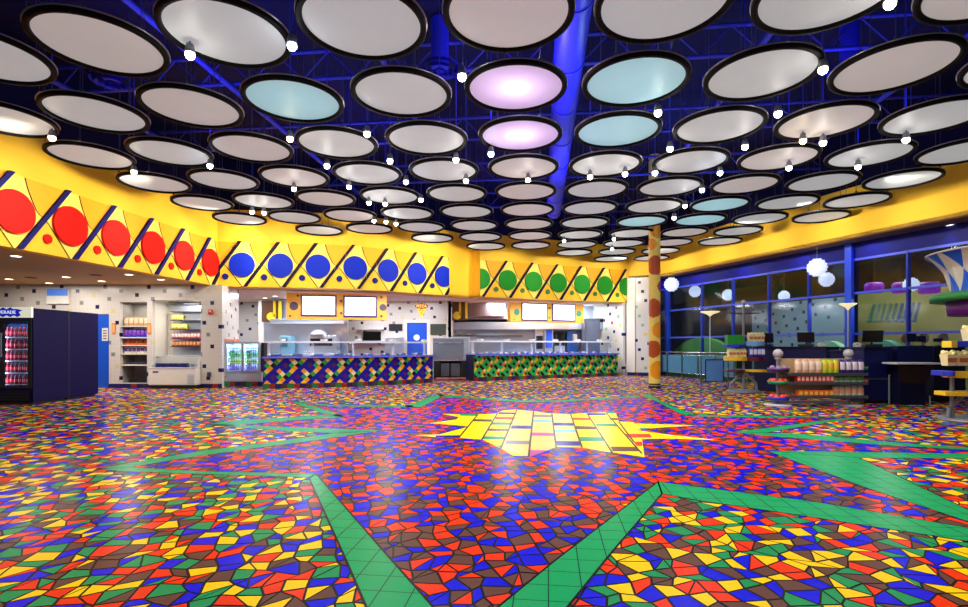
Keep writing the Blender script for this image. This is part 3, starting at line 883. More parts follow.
# menu frame behind coolers (glass hatch high in the wall)
t = thing('wall_sign_box', 'blue and white backlit sign box high on the tile wall over the coolers', 'sign', (xw(48), YW, zat(304, YW)))
w, h = xw(70) - xw(48), zat(288.5, YW) - zat(304, YW)
mb = MB(); mb.box(0, w, -.06, -.001, 0, h); mb.build('housing', mat('sign_white', (232, 232, 226), .4), t, bev=.006)
mb = MB(); mb.box(.02, w - .02, -.065, -.06, h * .52, h * .98); mb.build('blue_header', mat('sign_blue', (70, 120, 215), .4, emit=.3), t)

# alcove 2: racks and freezer
t = thing('wall_rack', 'steel back rack with six narrow shelves behind the white freezer', 'rack', (xat(171, YW + .6), YW + .55, 0))
W = xat(200, YW + .6) - xat(171, YW + .6)
for k, y in enumerate((303.5, 311.2, 320, 329, 338.5, 346.5)):
    mb = MB(); mb.box(0, W, 0, .17, zat(y, YW + .5) - .02, zat(y, YW + .5)); mb.build('shelf', steel_d, t)
mb = MB(); mb.box(0, W, .155, .17, .9, 2.5); mb.build('back_panel', steel, t)
RY = YW + .62
yel = [mat('pack_yellow', (244, 214, 40), .4), mat('pack_cream', (248, 236, 160), .4)]
pin = [mat('pack_pink', (226, 96, 110), .4), mat('pack_white', (240, 220, 214), .4)]
brn = [mat('pack_rust', (196, 84, 44), .4), mat('pack_peach', (236, 170, 120), .4)]
for y, mm, n, lab, a, b in ((320, yel, 5, 'yellow packet on the third rack shelf behind the white freezer', 171, 183), (329, yel, 6, 'yellow packet on the fourth rack shelf behind the white freezer', 171, 187),
                      (338.5, pin, 9, 'pink packet on the fifth rack shelf behind the white freezer', 171, 200), (346.5, brn, 8, 'rust coloured packet on the lowest rack shelf behind the white freezer', 171, 200)):
    zz = zat(y, YW + .5) + .001
    a, b = xat(a, YW + .6) + .02, xat(b, YW + .6)
    goods('snack_packet', bag_mesh((b - a) / n * .95, .17, .1), mm, [(x, RY, zz) for x in xs(n, a, b)], lab, 'packet', lab.split(' behind')[0].replace('packet', 'packets'))
FZ = thing('display_freezer', 'white open display freezer with slanted glass front in the tile wall recess', 'freezer', (xw(153.5), YW - .25, 0))
W = xw(200.5) - xw(153.5)
mb = MB(); mb.prism([(0, 0), (W, 0), (W, .85), (0, .85)], .10, .58); mb.build('cabinet', white_p, FZ, bev=.02)
mb = MB(); mb.box(.03, W - .03, .05, .8, .01, .10); mb.build('plinth', mat('dark_plinth', (40, 38, 40), .5), FZ)
mb = MB(); mb.add([(0, .02, .58), (W, .02, .58), (W, .38, .92), (0, .38, .92), (0, .8, .92), (W, .8, .92), (0, .8, .58), (W, .8, .58)], [(0, 1, 7, 6), (0, 3, 4, 6), (1, 7, 5, 2), (4, 5, 7, 6)])
mb.build('upper_body', white_p, FZ)
mb = MB(); mb.add([(.08, .02, .60), (W - .08, .02, .60), (W - .08, .36, .90), (.08, .36, .90)], [(0, 1, 2, 3)]); mb.build('glass_cover', glass, FZ)
mb = MB(); mb.box(0, W, -.01, .03, .57, .61); mb.box(0, W, .36, .42, .90, .94); mb.build('bumper_rail', lgrey, FZ, bev=.008)
mb = MB(); mb.box(W * .1, W * .22, -.005, .0, .46, .5); mb.build('badge', black, FZ)
mb = MB(); mb.box(W * .83, W * .97, -.006, .0, .14, .42)
for k in range(6): mb.box(W * .84, W * .96, -.012, -.006, .16 + k * .04, .18 + k * .04)
mb.build('vent_grille', lgrey, FZ)
goods('freezer_pack', MB().box(-.07, .07, -.05, .05, 0, .13), mat('pack_navy', (40, 44, 120), .4), [(xw(153.5) + .16 + k * .155, YW + .0, .59) for k in range(6)], 'navy ice cream pack in the white display freezer', 'pack', 'navy packs in the display freezer')
goods('freezer_tub', MB().cyl((0, 0, 0), (0, 0, .12), .06, .07), lgrey, [(xw(153.5) + 1.1 + k * .13, YW + .01, .59) for k in range(2)], 'pale tub at the right end of the white display freezer', 'tub', 'tubs in the display freezer')

# ------------------------------------------------------------------ tall dark coolers
def bottle_mb(h=.24, r=.033):
    mb = MB()
    mb.lathe([(0, 0), (r, .005), (r, h * .28)], 10, m=0); mb.lathe([(r * 1.01, h * .28), (r * 1.01, h * .55)], 10, m=1)
    mb.lathe([(r, h * .55), (r * .95, h * .62), (r * .4, h * .85), (r * .4, h * .9)], 10, m=0); mb.lathe([(r * .48, h * .88), (r * .48, h), (0, h)], 10, m=2)
    return mb
CY = 10.83; cx1 = xat(32, 10.83); CW = 1.34
C1 = thing('drinks_cooler', 'dark drinks cooler with lit glass doors under a jagged blue header', 'cooler', (cx1 - CW, CY, 0))
HT = zat(308, 10.83)
mb = MB(); mb.box(0, .04, .03, .95, .06, HT); mb.box(CW - .04, CW, .03, .95, .06, HT); mb.box(.04, CW - .04, .9, .95, .06, HT); mb.box(.04, CW - .04, .03, .9, HT - .06, HT); mb.box(.04, CW - .04, .03, .9, .06, .30)
mb.build('cabinet', cooler_m, C1)
mb = MB(); mb.box(.05, CW - .05, .08, .9, 0, .06); mb.build('plinth', black, C1)
mb = MB()
for k in range(6): mb.box(.06, CW - .06, .0, .03, .09 + k * .033, .11 + k * .033)
mb.build('vent_grille', black, C1)
mb = MB(); mb.box(.04, CW - .04, .86, .89, .31, HT - .3); mb.build('back_lining', mat('cooler_lining', (70, 90, 130), .4), C1)
zdoor0, zdoor1 = zat(386, CY), zat(320, CY)
for k in range(2):
    x0 = .02 + k * (CW / 2 - .01); x1 = x0 + CW / 2 - .03
    D = MB(); D.box(x0, x0 + .07, 0, .04, zdoor0 - .05, zdoor1 + .04); D.box(x1 - .07, x1, 0, .04, zdoor0 - .05, zdoor1 + .04); D.box(x0 + .07, x1 - .07, 0, .04, zdoor0 - .05, zdoor0 + .02); D.box(x0 + .07, x1 - .07, 0, .04, zdoor1 - .03, zdoor1 + .04)
    d = D.build('door', black, C1)
    m = MB(); m.box(x0 + .07, x1 - .07, .015, .025, zdoor0 + .02, zdoor1 - .03); m.build('glass_pane', glass_cool, d)
    hx = x0 + .035 if k == 1 else x1 - .035
    m = MB(); m.box(hx - .012, hx + .012, -.04, -.015, 1.0, 1.5); m.box(hx - .01, hx + .01, -.015, .0, 1.02, 1.05); m.box(hx - .01, hx + .01, -.015, .0, 1.45, 1.48); m.build('handle', grey, d)
shz = [zat(y, CY + .2) for y in (337, 349, 360.5, 372.5, 384.5)]
for z in shz:
    m = MB(); m.box(.05, CW - .05, .1, .85, z - .02, z); m.build('shelf', lgrey, C1)
# header with lettering
m = MB()
m.prism([(0, -.015), (CW, -.015), (CW, .03), (0, .03)], zdoor1 + .05, HT + .02); hdr = m.build('header', mat('header_white', (226, 232, 215), .4, emit=.5), C1)
m = MB(); z0h, z1h = zdoor1 + .06, HT + .015
pts = [(0, z0h)]
n = 15
for k in range(n): pts.append((k * .075, z0h + (.035 if k % 2 else 0)))
pts += [(1.12, z0h + .04), (1.08, (z0h + z1h) / 2), (1.16, z1h - .06), (1.0, z1h - .03)]
for k in range(n - 2, -1, -1): pts.append((k * .075, z1h - (.045 if k % 2 else 0)))
m.face([(x, -.018, z) for x, z in pts]); m.face([(x, -.0155, z) for x, z in pts][::-1]); m.build('blue_burst', mat('header_blue', (18, 26, 200), .4, emit=.35), hdr)
def lettering(txt, size, mt, loc, parent, rx=PI / 2, rz=0, ext=.004, align='LEFT'):
    c = bpy.data.curves.new('lettering', 'FONT'); c.body = txt; c.size = size; c.extrude = ext; c.align_x = align
    o = bpy.data.objects.new('lettering', c); COL.objects.link(o); c.materials.append(mt)
    me = bpy.data.meshes.new_from_object(o.evaluated_get(bpy.context.evaluated_depsgraph_get()))
    bpy.data.objects.remove(o)
    o = bpy.data.objects.new('lettering', me); COL.objects.link(o)
    o.location = loc; o.rotation_euler = (rx, 0, rz); o.parent = parent
    return o
lo = lettering('POWERADE', .1, mat('header_letter', (214, 230, 250), .4, emit=.6), (1.02, -.022, (z0h + z1h) / 2 - .035), hdr, align='RIGHT')
bot_col = {'red': (mat('drink_dark_red', (120, 14, 24), .25), mat('label_red', (214, 30, 44), .4), mat('cap_red', (230, 40, 50), .4)),
           'clear': (mat('drink_ice', (190, 210, 225), .2), mat('label_ice_blue', (150, 200, 230), .4), mat('cap_white', (235, 235, 235), .4))}
names = ['topmost', 'second', 'third', 'fourth', 'lowest']
for si, z in enumerate(shz):
    goods('drink_bottle', bottle_mb(.21), bot_col['red'], [(cx1 - CW + .12 + k * .088, CY + .2, z + .001) for k in range(13)], f'red labelled bottle on the {names[si]} shelf of the jagged header cooler', 'bottle', f'bottles on the {names[si]} cooler shelf')
C2 = thing('drinks_cooler', 'plain dark cooler backing onto the cooler with the jagged header', 'cooler', (cx1 - CW - .05, CY + .98, 0))
m = MB(); m.box(0, CW, 0, .95, .06, HT + .0); m.build('cabinet', cooler_m, C2, bev=.01)
m = MB(); m.box(.05, CW - .05, .05, .9, 0, .06); m.build('plinth', black, C2)
m = MB(); m.box(CW, CW + .012, .02, .05, .06, HT); m.build('corner_strip', black, C2)
for xx in (cx1 - .06, cx1 - CW / 2 - .03, cx1 - CW / 2 + .03, cx1 - CW + .06):  # vertical strips added to brighten the bottles
    L = bpy.data.lights.new('cooler_fill_strip', 'AREA'); L.shape = 'RECTANGLE'; L.size = .03; L.size_y = 1.3; L.energy = 5; L.color = (.75, .88, 1)
    o = bpy.data.objects.new('cooler_fill_strip', L); COL.objects.link(o); o.location = (xx, CY + .07, 1.05); o.rotation_euler = (PI / 2, 0, math.radians(25 if xx in (cx1 - .06, cx1 - CW / 2 - .03) else -25))
for xx, yy, dd, en, c in ((cx1 - .35, CY + .14, 0, 5, (.75, .88, 1)), (cx1 - 1.0, CY + .14, 0, 5, (.75, .88, 1))):
    L = bpy.data.lights.new('cooler_lamp', 'AREA'); L.shape = 'RECTANGLE'; L.size = .5; L.size_y = .05; L.energy = en; L.color = c
    o = bpy.data.objects.new('cooler_lamp', L); COL.objects.link(o); o.location = (xx, yy, HT - .1); o.rotation_euler = (math.radians(12), 0, 0)

# ------------------------------------------------------------------ tile box over the twin coolers and the twin coolers
m = MB(); m.box(0, 1.25, 0, .3, 1.43, 3.0); M, L = wall_frame((XE - .005, YW + .125), (XE - .16, YW + 1.35))
struct(m.build('wall_return', tile_left, M=M), 'tile pier end above the twin drinks coolers')
m = MB(); m.box(-.01, 1.26, -.012, .3, 1.38, 1.43); struct(m.build('trim_3', mat('orange_trim', (222, 110, 50), .5), M=M), 'orange strip under the tile pier')
TY = 15.75
tx0, tx1 = xat(226, TY), xat(260, TY)
zc0, zc1 = zat(371.5, TY), zat(342, TY)
half = (tx1 - tx0) / 2
m = MB(); m.box(tx0 - .02, tx1 + .04, TY + .02, TY + .62, .14, zc0 - .01); tag(m.build('cooler_stand', steel, origin=(tx0, TY, .14), bev=.01), 'low steel stand under the twin small drinks coolers', 'stand')
m = base_strip(Path([(tx0 - .05, TY), (tx1 + .1, TY)]), 0, tx1 - tx0 + .15, .14, off0=-.3)
struct(m.build('baseboard_middle', base_cols), 'coloured base tiles under the twin coolers')
bcol = [(mat('drink_clear', (205, 222, 230), .2), mat('label_blue_small', (70, 110, 200), .4), mat('cap_blue_small', (60, 90, 190), .4)),
        (mat('drink_green', (60, 170, 80), .25), mat('label_green_small', (30, 120, 60), .4), mat('cap_green_small', (30, 130, 60), .4)),
        (mat('drink_lime', (190, 214, 70), .25), mat('label_teal_small', (40, 130, 130), .4), mat('cap_lime', (200, 220, 80), .4)),
        (mat('drink_violet', (140, 110, 190), .25), mat('label_violet_small', (110, 80, 170), .4), mat('cap_pink', (220, 120, 150), .4))]
for q, sd in enumerate(('left', 'right')):
    x0 = tx0 + q * half
    t = thing('small_cooler', f'small lit glass door drinks cooler, {sd} one of the two on the steel stand', 'cooler', (x0, TY, zc0), 0, 'twin small coolers')
    w = half - .02; h = zc1 - zc0
    m = MB(); m.box(0, .03, .02, .55, 0, h); m.box(w - .03, w, .02, .55, 0, h); m.box(.03, w - .03, .5, .55, 0, h); m.box(.03, w - .03, .02, .5, h - .04, h); m.box(.03, w - .03, .02, .5, 0, .03); m.build('cabinet', lgrey, t)
    m = MB(); m.box(.031, w - .031, .485, .499, .031, h - .041); m.build('glow_lining', mat('cooler_glow_lining', (225, 238, 250), .4, emit=.8), t)  # lining made to glow to brighten the cooler inside
    m = MB(); m.box(.0, .03, -.02, .015, 0, h); m.box(w - .03, w, -.02, .015, 0, h); m.box(.03, w - .03, -.02, .015, 0, .03); m.box(.03, w - .03, -.02, .015, h - .05, h); d = m.build('door', steel, t)
    m = MB(); m.box(.03, w - .03, -.006, .002, .03, h - .05); m.build('glass_pane', glass_cool, d)
    for z in (.03, .235, .44, .64):
        if z > .1:
            m = MB(); m.box(.032, w - .032, .06, .48, z - .015, z); m.build('shelf', chrome, t)
    for k, z in enumerate((.64, .44, .235, .032)):
        nm = ['clear', 'green', 'lime', 'violet'][k]
        goods('drink_bottle', bottle_mb(.165, .027), bcol[k], [(x0 + .07 + i * .064, TY + .12, zc0 + z + .001) for i in range(7)], f'small {nm} drink bottle in the {sd} small cooler', 'bottle', f'{nm} bottles in the {sd} small cooler')
    L = bpy.data.lights.new('small_cooler_lamp', 'AREA'); L.size = .3; L.energy = 6; L.color = (.85, .95, 1)
    o = bpy.data.objects.new('small_cooler_lamp', L); COL.objects.link(o); o.location = (x0 + w / 2, TY + .1, zc1 - .06)
    for sx in (.04, w - .04):  # front strips added to brighten the small bottles
        L = bpy.data.lights.new('small_cooler_fill', 'AREA'); L.shape = 'RECTANGLE'; L.size = .02; L.size_y = .75; L.energy = 1.6; L.color = (.85, .95, 1)
        o = bpy.data.objects.new('small_cooler_fill', L); COL.objects.link(o); o.location = (x0 + sx, TY + .03, (zc0 + zc1) / 2); o.rotation_euler = (PI / 2, 0, math.radians(-30 if sx < w / 2 else 30))
m = MB(); m.box(tx1 + .01, tx1 + .11, TY + .05, TY + .5, zc0, zc1 - .02)
tag(m.build('cup_dispenser', black, origin=(tx1, TY, zc0), bev=.01), 'tall black cup dispenser between twin coolers and blue counter', 'dispenser')

# ------------------------------------------------------------------ food counters
def counter(pts, name, label, cols, cell, hd_, base_order, depth=.72, h=.92, base_h=.14, zt=.03, flip=False):
    path = Path(pts)
    loc = Vector((pts[0][0], pts[0][1], 0))
    t = thing(name, label, 'counter', loc)
    back = []
    for i, p in enumerate(path.p):
        ns = []
        if i > 0: ns.append(path.dirn(i - 1)[1])
        if i < len(path.p) - 1: ns.append(path.dirn(i)[1])
        n = sum(ns, Vector((0, 0))).normalized() if len(ns) > 1 else ns[0]
        back.append(p - n * depth)
    def offs(d):
        out = []
        for i, p in enumerate(path.p):
            ns = []
            if i > 0: ns.append(path.dirn(i - 1)[1])
            if i < len(path.p) - 1: ns.append(path.dirn(i)[1])
            n = sum(ns, Vector((0, 0))).normalized() if len(ns) > 1 else ns[0]
            out.append(p + n * d)
        return out
    rel = lambda q: [(p.x - loc.x, p.y - loc.y) for p in q]
    m = MB(); m.prism(rel(path.p) + rel(back)[::-1], .02, h - .05); m.build('body', navy_d, t)
    lp = Path(rel(path.p))
    m = MB(); relief(m, lp, [(0, base_h), (lp.L, base_h), (lp.L, h - .06), (0, h - .06)], .006, 0, off0=0)
    a = hd_
    for i in range(-4, int(lp.L / a) + 20):
        for j in range(-4, int(lp.L / a) + 20):
            ss = (i + j) * a - .3; zz = base_h - .06 + (i - j) * a
            if zz < base_h - a or zz > h or ss < -a or ss > lp.L + a: continue
            c = cell.get((i % 4, j % 4))
            if c is None: continue
            relief(m, lp, [(ss - a, zz), (ss, zz - a), (ss + a, zz), (ss, zz + a)], .009, c, z0=base_h, z1=h - .06)
    m.build('tiled_front', cols, t)
    m = base_strip(lp, 0, lp.L, base_h, off=.012, order=base_order); m.build('base_tiles', base_cols, t)
    m = MB(); m.prism(rel(offs(.10)) + rel(offs(-depth - .03))[::-1], h - .05, h); m.build('countertop', mat('blue_worktop', (22, 30, 150), .2), t, bev=.008)
    m = MB(); m.prism(rel(offs(.125)) + rel(offs(.10))[::-1], h - .045, h - .015); m.build('nosing_rail', mat('bright_blue_nosing', (120, 130, 235), .2), t)
    return t, path, offs
bl_cols = [mat('ct_blue', (24, 18, 158), .25), mat('ct_green', (40, 170, 66), .25), mat('ct_yellow', (246, 206, 50), .25), mat('ct_orange', (240, 160, 40), .25), mat('ct_cream', (246, 234, 190), .25), mat('ct_plum', (84, 20, 110), .25), mat('ct_dark', (12, 10, 44), .25)]
cell_b = {(0, 0): 1, (1, 0): 2, (2, 0): 3, (1, 2): 5, (3, 2): 3, (3, 3): 4, (2, 3): 1, (3, 0): 6}
BC = [(-6.3, 14.8), (-4.1, 15.4), (-1.7, 17.3)]
tb, pb, ob = counter(BC, 'serving_counter', 'long serving counter fronted with blue, yellow and green diamond tiles', bl_cols, cell_b, .0832, (3, 0, 1, 2))
gr_cols = [mat('cg_green', (44, 190, 84), .25), mat('cg_navy', (20, 24, 96), .25), mat('cg_yellow', (240, 206, 40), .25), mat('cg_orange', (232, 140, 40), .25), mat('cg_cream', (246, 226, 140), .25), mat('cg_red', (120, 24, 20), .25), mat('cg_black', (22, 16, 24), .25)]
cell_g = {(0, 0): 2, (1, 0): 2, (2, 0): 5, (2, 3): 3, (3, 3): 4, (3, 1): 6, (3, 2): 6, (1, 2): 1}
GC = [(-0.34, 17.86), (5.4, 20.99)]
tg, pg, og = counter(GC, 'serving_counter', 'long serving counter fronted with green, yellow and black diamond tiles', gr_cols, cell_g, .0706, (0, 1, 2, 3), depth=.62)

wsteel = mat('bright_satin_steel', (232, 234, 240), .35, .35)
def guard(path, label, z0, z1, gaps, setback=.35):
    loc = path.pt(0, 0, -setback)
    t = thing('glass_guard', label, 'glass guard', (loc.x, loc.y, z0))
    R = lambda q, z, off=0: path.pt(q, z, -setback + off) - Vector((loc.x, loc.y, z0))
    ss = [i / gaps * path.L for i in range(gaps + 1)]
    ss[0] += .12; ss[-1] -= .12
    for s in ss:
        m = MB(); a, b = R(s, z0 + .001), R(s, z1 - .02); m.cyl(a, b, .038, n=10); m.cyl(a, a + Vector((0, 0, .015)), .052, n=14); m.build('post', wsteel, t)
    brk = [ss[0] - .08] + [q for q in path.s[1:-1]] + [ss[-1] + .08]
    m = MB()
    for a, b in zip(brk[:-1], brk[1:]):
        i = path.seg((a + b) / 2)
        c = [path.pt(a, z1, -setback + .14, i), path.pt(b, z1, -setback + .14, i), path.pt(b, z1, -setback - .14, i), path.pt(a, z1, -setback - .14, i)]
        m.prism([(p.x - loc.x, p.y - loc.y) for p in c], z1 - .05 - z0, z1 - z0)
    m.build('top_shelf', wsteel, t)
    for a, b in zip(ss[:-1], ss[1:]):
        mids = [a + .05] + [q for q in path.s[1:-1] if a < q < b] + [b - .05]
        m = MB()
        for u, v in zip(mids[:-1], mids[1:]):
            i = path.seg((u + v) / 2)
            f = [path.pt(u, z0 + .05, -setback + .09, i), path.pt(v, z0 + .05, -setback + .09, i), path.pt(v, z1 - .04, -setback + .03, i), path.pt(u, z1 - .04, -setback + .03, i)]
            f = [p - Vector((loc.x, loc.y, z0)) for p in f]
            n = (f[1] - f[0]).cross(f[3] - f[0]).normalized() * .008
            m.add(f + [p + n for p in f], [(0, 1, 2, 3), (7, 6, 5, 4), (0, 4, 5, 1), (1, 5, 6, 2), (2, 6, 7, 3), (3, 7, 4, 0)])
        m.build('glass_pane', glass, t)
    return t
guard(pb, 'glass sneeze guard on chrome posts along the blue tiled counter', .92, 1.36, 4)
guard(pg, 'glass sneeze guard on chrome posts along the green tiled counter', .92, 1.40, 5)
pan_mb = lambda: MB().add([(-.16, -.1, .06), (.16, -.1, .06), (.16, .1, .06), (-.16, .1, .06), (-.14, -.08, 0), (.14, -.08, 0), (.14, .08, 0), (-.14, .08, 0), (-.18, -.12, .06), (.18, -.12, .06), (.18, .12, .06), (-.18, .12, .06)],
                          [(4, 5, 6, 7), (0, 4, 7, 3), (1, 2, 6, 5), (0, 1, 5, 4), (2, 3, 7, 6), (8, 9, 1, 0), (9, 10, 2, 1), (10, 11, 3, 2), (11, 8, 0, 3)])
plate_mb = lambda: [MB().lathe([(0, k * .012), (.07, k * .012), (.11, k * .012 + .012), (.105, k * .012 + .016), (.07, k * .012 + .005), (0, k * .012 + .005)], 20) for k in range(1)][0]
def stack_mb(n):
    m = MB()
    for k in range(n): m.lathe([(0, k * .012), (.07, k * .012), (.11, k * .012 + .014), (.112, k * .012 + .02), (.07, k * .012 + .009), (0, k * .012 + .009)], 20)
    return m
for path, hh_, nn_ in ((pb, 1.36, 4), (pg, 1.40, 5)):  # lights added under the guard shelf to brighten pans and bowls
    for k in range(nn_):
        q = path.pt((k + .5) / nn_ * path.L, hh_ - .05, -.35); d = path.dirn(path.seg((k + .5) / nn_ * path.L))[0]
        L = bpy.data.lights.new('guard_fill_light', 'AREA'); L.shape = 'RECTANGLE'; L.size = path.L / nn_ * .8; L.size_y = .06; L.energy = 9; L.color = (.92, .96, 1)
        o = bpy.data.objects.new('guard_fill_light', L); COL.objects.link(o); o.location = q; o.rotation_euler = (0, 0, math.atan2(d.y, d.x))
for path, nm, n in ((pb, 'blue', 9), (pg, 'green', 12)):
    sp = [path.pt((k + .5) / n * path.L, .921, -.53) for k in range(n)]
    d = path.dirn(len(path.p) - 2)[0]
    goods('food_pan', pan_mb(), steel, sp, f'shallow steel food pan behind the glass of the {nm} tiled counter', 'food pan', f'food pans on the {nm} counter', math.atan2(d.y, d.x) if nm == 'green' else .3)
    sp = [path.pt((k + .22) / n * path.L, .921, -.31) for k in range(n)]
    goods('paper_bowl', MB().lathe([(0, 0), (.035, 0), (.06, .07), (.057, .07), (.033, .006), (0, .006)], 18), white_p, sp, f'white paper bowl behind the glass of the {nm} tiled counter', 'bowl', f'paper bowls on the {nm} counter')
    sp = [path.pt((k + .8) / n * path.L, 1.361 if nm == 'blue' else 1.401, -.35) for k in range(0, n, 2)]
    goods('plate_stack', stack_mb(5), white_p, sp, f'short stack of white plates on the steel shelf over the {nm} counter', 'plate stack', f'plate stacks over the {nm} counter')

# ------------------------------------------------------------------ menu boards
def menu(pa, pbb, z0, z1, screens, discs_, name_lab, dcol):
    """board from pa to pbb (front face), hung from the soffit"""
    M, L = wall_frame(pa, pbb)
    t = thing('menu_sign', name_lab, 'menu board', (pa[0], pa[1], z0), math.atan2(pbb[1] - pa[1], pbb[0] - pa[0]))
    H = z1 - z0
    m = MB(); m.box(0, L, 0, .25, 0, H); m.build('cabinet', mat('menu_orange', (246, 174, 52), .45), t, bev=.006)
    for u0, u1, v0, v1 in screens:
        x0, x1 = u0 * L, u1 * L
        m = MB(); m.box(x0 - .05, x1 + .05, -.04, -.001, v0 * H - .05, v1 * H + .05); s = m.build('screen_bezel', mat('menu_bezel', (70, 36, 110), .3), t, bev=.004)
        m = MB(); m.box(x0, x1, -.046, -.04, v0 * H, v1 * H); m.build('lit_screen', mat('menu_screen', (250, 250, 255), .3, emit=1.6, vary=0), s)
    for u, v, r in discs_:
        m = MB(); m.cyl((u * L, -.012, v * H), (u * L, -.001, v * H), r, n=24); m.build('round_dot', dcol, t)
    return t
menu((-6.25, 16.45), (-3.2, 17.1), zat(319, 16.45), 2.90, [(.155, .475, .18, .88), (.575, .885, .16, .87)],
     [(.072, .5, .135), (.035, .12, .035), (.11, .9, .035), (.535, .72, .045), (.535, .25, .04), (.962, .5, .115), (.945, .15, .04), (.945, .9, .04)],
     'orange menu board with two lit white screens over the blue tiled counter', mat('dot_grey_plum', (72, 60, 84), .5))
menu((1.0, 19.95), (4.05, 21.15), zat(322, 20.2), 2.90, [(.16, .475, .14, .93), (.57, .86, .14, .93)],
     [(.085, .5, .12), (.05, .12, .03), (.52, .75, .05), (.52, .25, .05), (.93, .5, .12), (.97, .1, .03)],
     'orange menu board with two lit white screens over the green tiled counter', mat('dot_teal', (40, 130, 110), .5))

# ------------------------------------------------------------------ kitchens behind
tile_mid, _ = None, None
holed_wall('wall_recess_tile', (-11.0, 21.0), (-8.5, 21.0), 0, ZB, [tile_left], label='tile wall deep behind the twin coolers')
m = MB(); m.box(-8.5, -8.3, 19.6, 21.0, 0, ZB); struct(m.build('wall_partition', white_p), 'white partition at the left of the blue kitchen')
m = MB(); m.box(-8.3, -5.15, 19.6, 19.75, 0, ZB); struct(m.build('wall_kitchen_left', steel), 'stainless wall of the blue kitchen')
ky = 20.6
kx = lambda px: xat(px, ky)
px_holes = [(kx(361), kx(381), 1.42, 1.78), (kx(407), kx(427), 0.0, 2.13)]
ox = kx(346)
holed_wall('wall_kitchen_middle', (ox, ky), (kx(452), ky), 0, ZB, [tile_left], [(a - ox, b - ox, c, d) for a, b, c, d in px_holes], label='white tile wall with blue door behind the blue counter')
m = MB(); m.box(kx(407) + .01, kx(427) - .01, ky + .03, ky + .08, .005, 2.12); d2 = struct(m.build('door_2', blue_door), 'blue kitchen door with a round white window')
m = MB(); m.cyl((kx(416.6), ky + .03, zat(337.5, ky)), (kx(416.6), ky + .012, zat(337.5, ky)), .115, n=28); m.build('round_window', mat('porthole_lit', (238, 242, 245), .3, emit=.5), d2)
m = MB(); m.box(kx(407) - .12, kx(407), ky - .02, ky - .001, 0, 2.25); m.box(kx(427), kx(427) + .12, ky - .02, ky - .001, 0, 2.25); m.box(kx(407), kx(427), ky - .02, ky - .001, 2.13, 2.25); struct(m.build('trim_4', white_p), 'white frame of the kitchen door')
m = MB(); m.box(kx(360), kx(382), ky + .5, ky + .55, 1.2, 2.0); struct(m.build('wall_hatch_back', mat('hatch_painted_dark', (34, 44, 40), .6)), 'dark panel painted as the unlit room behind the kitchen hatch')  # darkness of the hatch opening put into the panel colour
m = MB(); m.box(kx(355), kx(386), ky - .22, ky - .001, 1.38, 1.42); tag(m.build('hatch_shelf', steel, origin=(kx(355), ky, 1.38), bev=.004), 'steel ledge of the kitchen hatch behind the blue counter', 'shelf')
m = MB(); m.box(kx(358), kx(384), ky - .2, ky - .001, 1.84, 1.88); tag(m.build('upper_hatch_shelf', steel, origin=(kx(358), ky, 1.84), bev=.004), 'steel shelf above the kitchen hatch behind the blue counter', 'shelf')
m = MB(); m.box(kx(389), kx(402.5), ky - .03, ky - .001, zat(331, ky), zat(324, ky)); tag(m.build('wall_screen', mat('screen_dark', (40, 42, 52), .25), origin=(kx(389), ky, zat(331, ky)), bev=.006), 'dark screen on the kitchen wall left of the blue door', 'screen')
m = MB(); m.box(kx(430.5), kx(446), ky - .03, ky - .001, zat(335, ky), zat(324, ky)); tag(m.build('wall_screen', mat('screen_olive', (70, 74, 66), .25), origin=(kx(430.5), ky, zat(335, ky)), bev=.006), 'dark olive screen on the kitchen wall right of the blue door', 'screen')
m = MB(); m.box(kx(388), kx(404), ky - .6, ky - .02, 0.002, 1.55); tag(m.build('steel_cabinet', steel, origin=(kx(388), ky - .6, 0), bev=.01), 'tall steel cabinet left of the blue kitchen door', 'cabinet')
# floor of the kitchens
m = MB(); m.face([(-8.3, 15.9, .006), (-4.4, 16.2, .006), (-1.6, 18.0, .006), (-.5, 18.3, .006), (5.6, 21.5, .006), (5.6, 24, .006), (-8.3, 24, .006)]); struct(m.build('floor_kitchen', mat('quarry_red', (150, 44, 30), .4)), 'red tile floor behind the counters')
# green kitchen
gy = 23.2
gx = lambda px: xat(px, gy)
m = MB(); m.box(gx(447), gx(606), gy, gy + .12, 0, ZB); struct(m.build('wall_kitchen_right', steel), 'stainless wall of the green kitchen')
m = MB(); m.box(-1.42, -1.30, 20.6, gy, 0, ZB); struct(m.build('wall_kitchen_divider', white_p), 'white divider between the kitchens')
m = MB(); m.box(gx(449), gx(600), gy - .75, gy - .001, zat(323, gy) , zat(320, gy) + .06); m.box(gx(449), gx(600), gy - .75, gy - .7, zat(330, gy), zat(320, gy)); tag(m.build('hood', steel, origin=(gx(449), gy, zat(330, gy)), bev=.01), 'long steel exhaust hood on the wall behind the green counter', 'hood')
m = MB(); m.cyl((xat(487, 22.0), 22.0, zat(320, 22.2) + .12), (xat(487, 22.0), 22.0, ZB), .78, n=36); tag(m.build('hood_drum', mat('pinkish_drum', (168, 146, 146), .4, .2), origin=(xat(487, 22.2), 22.2, 2.3)), 'big round pinkish drum hanging over the steel hood of the green kitchen', 'drum')
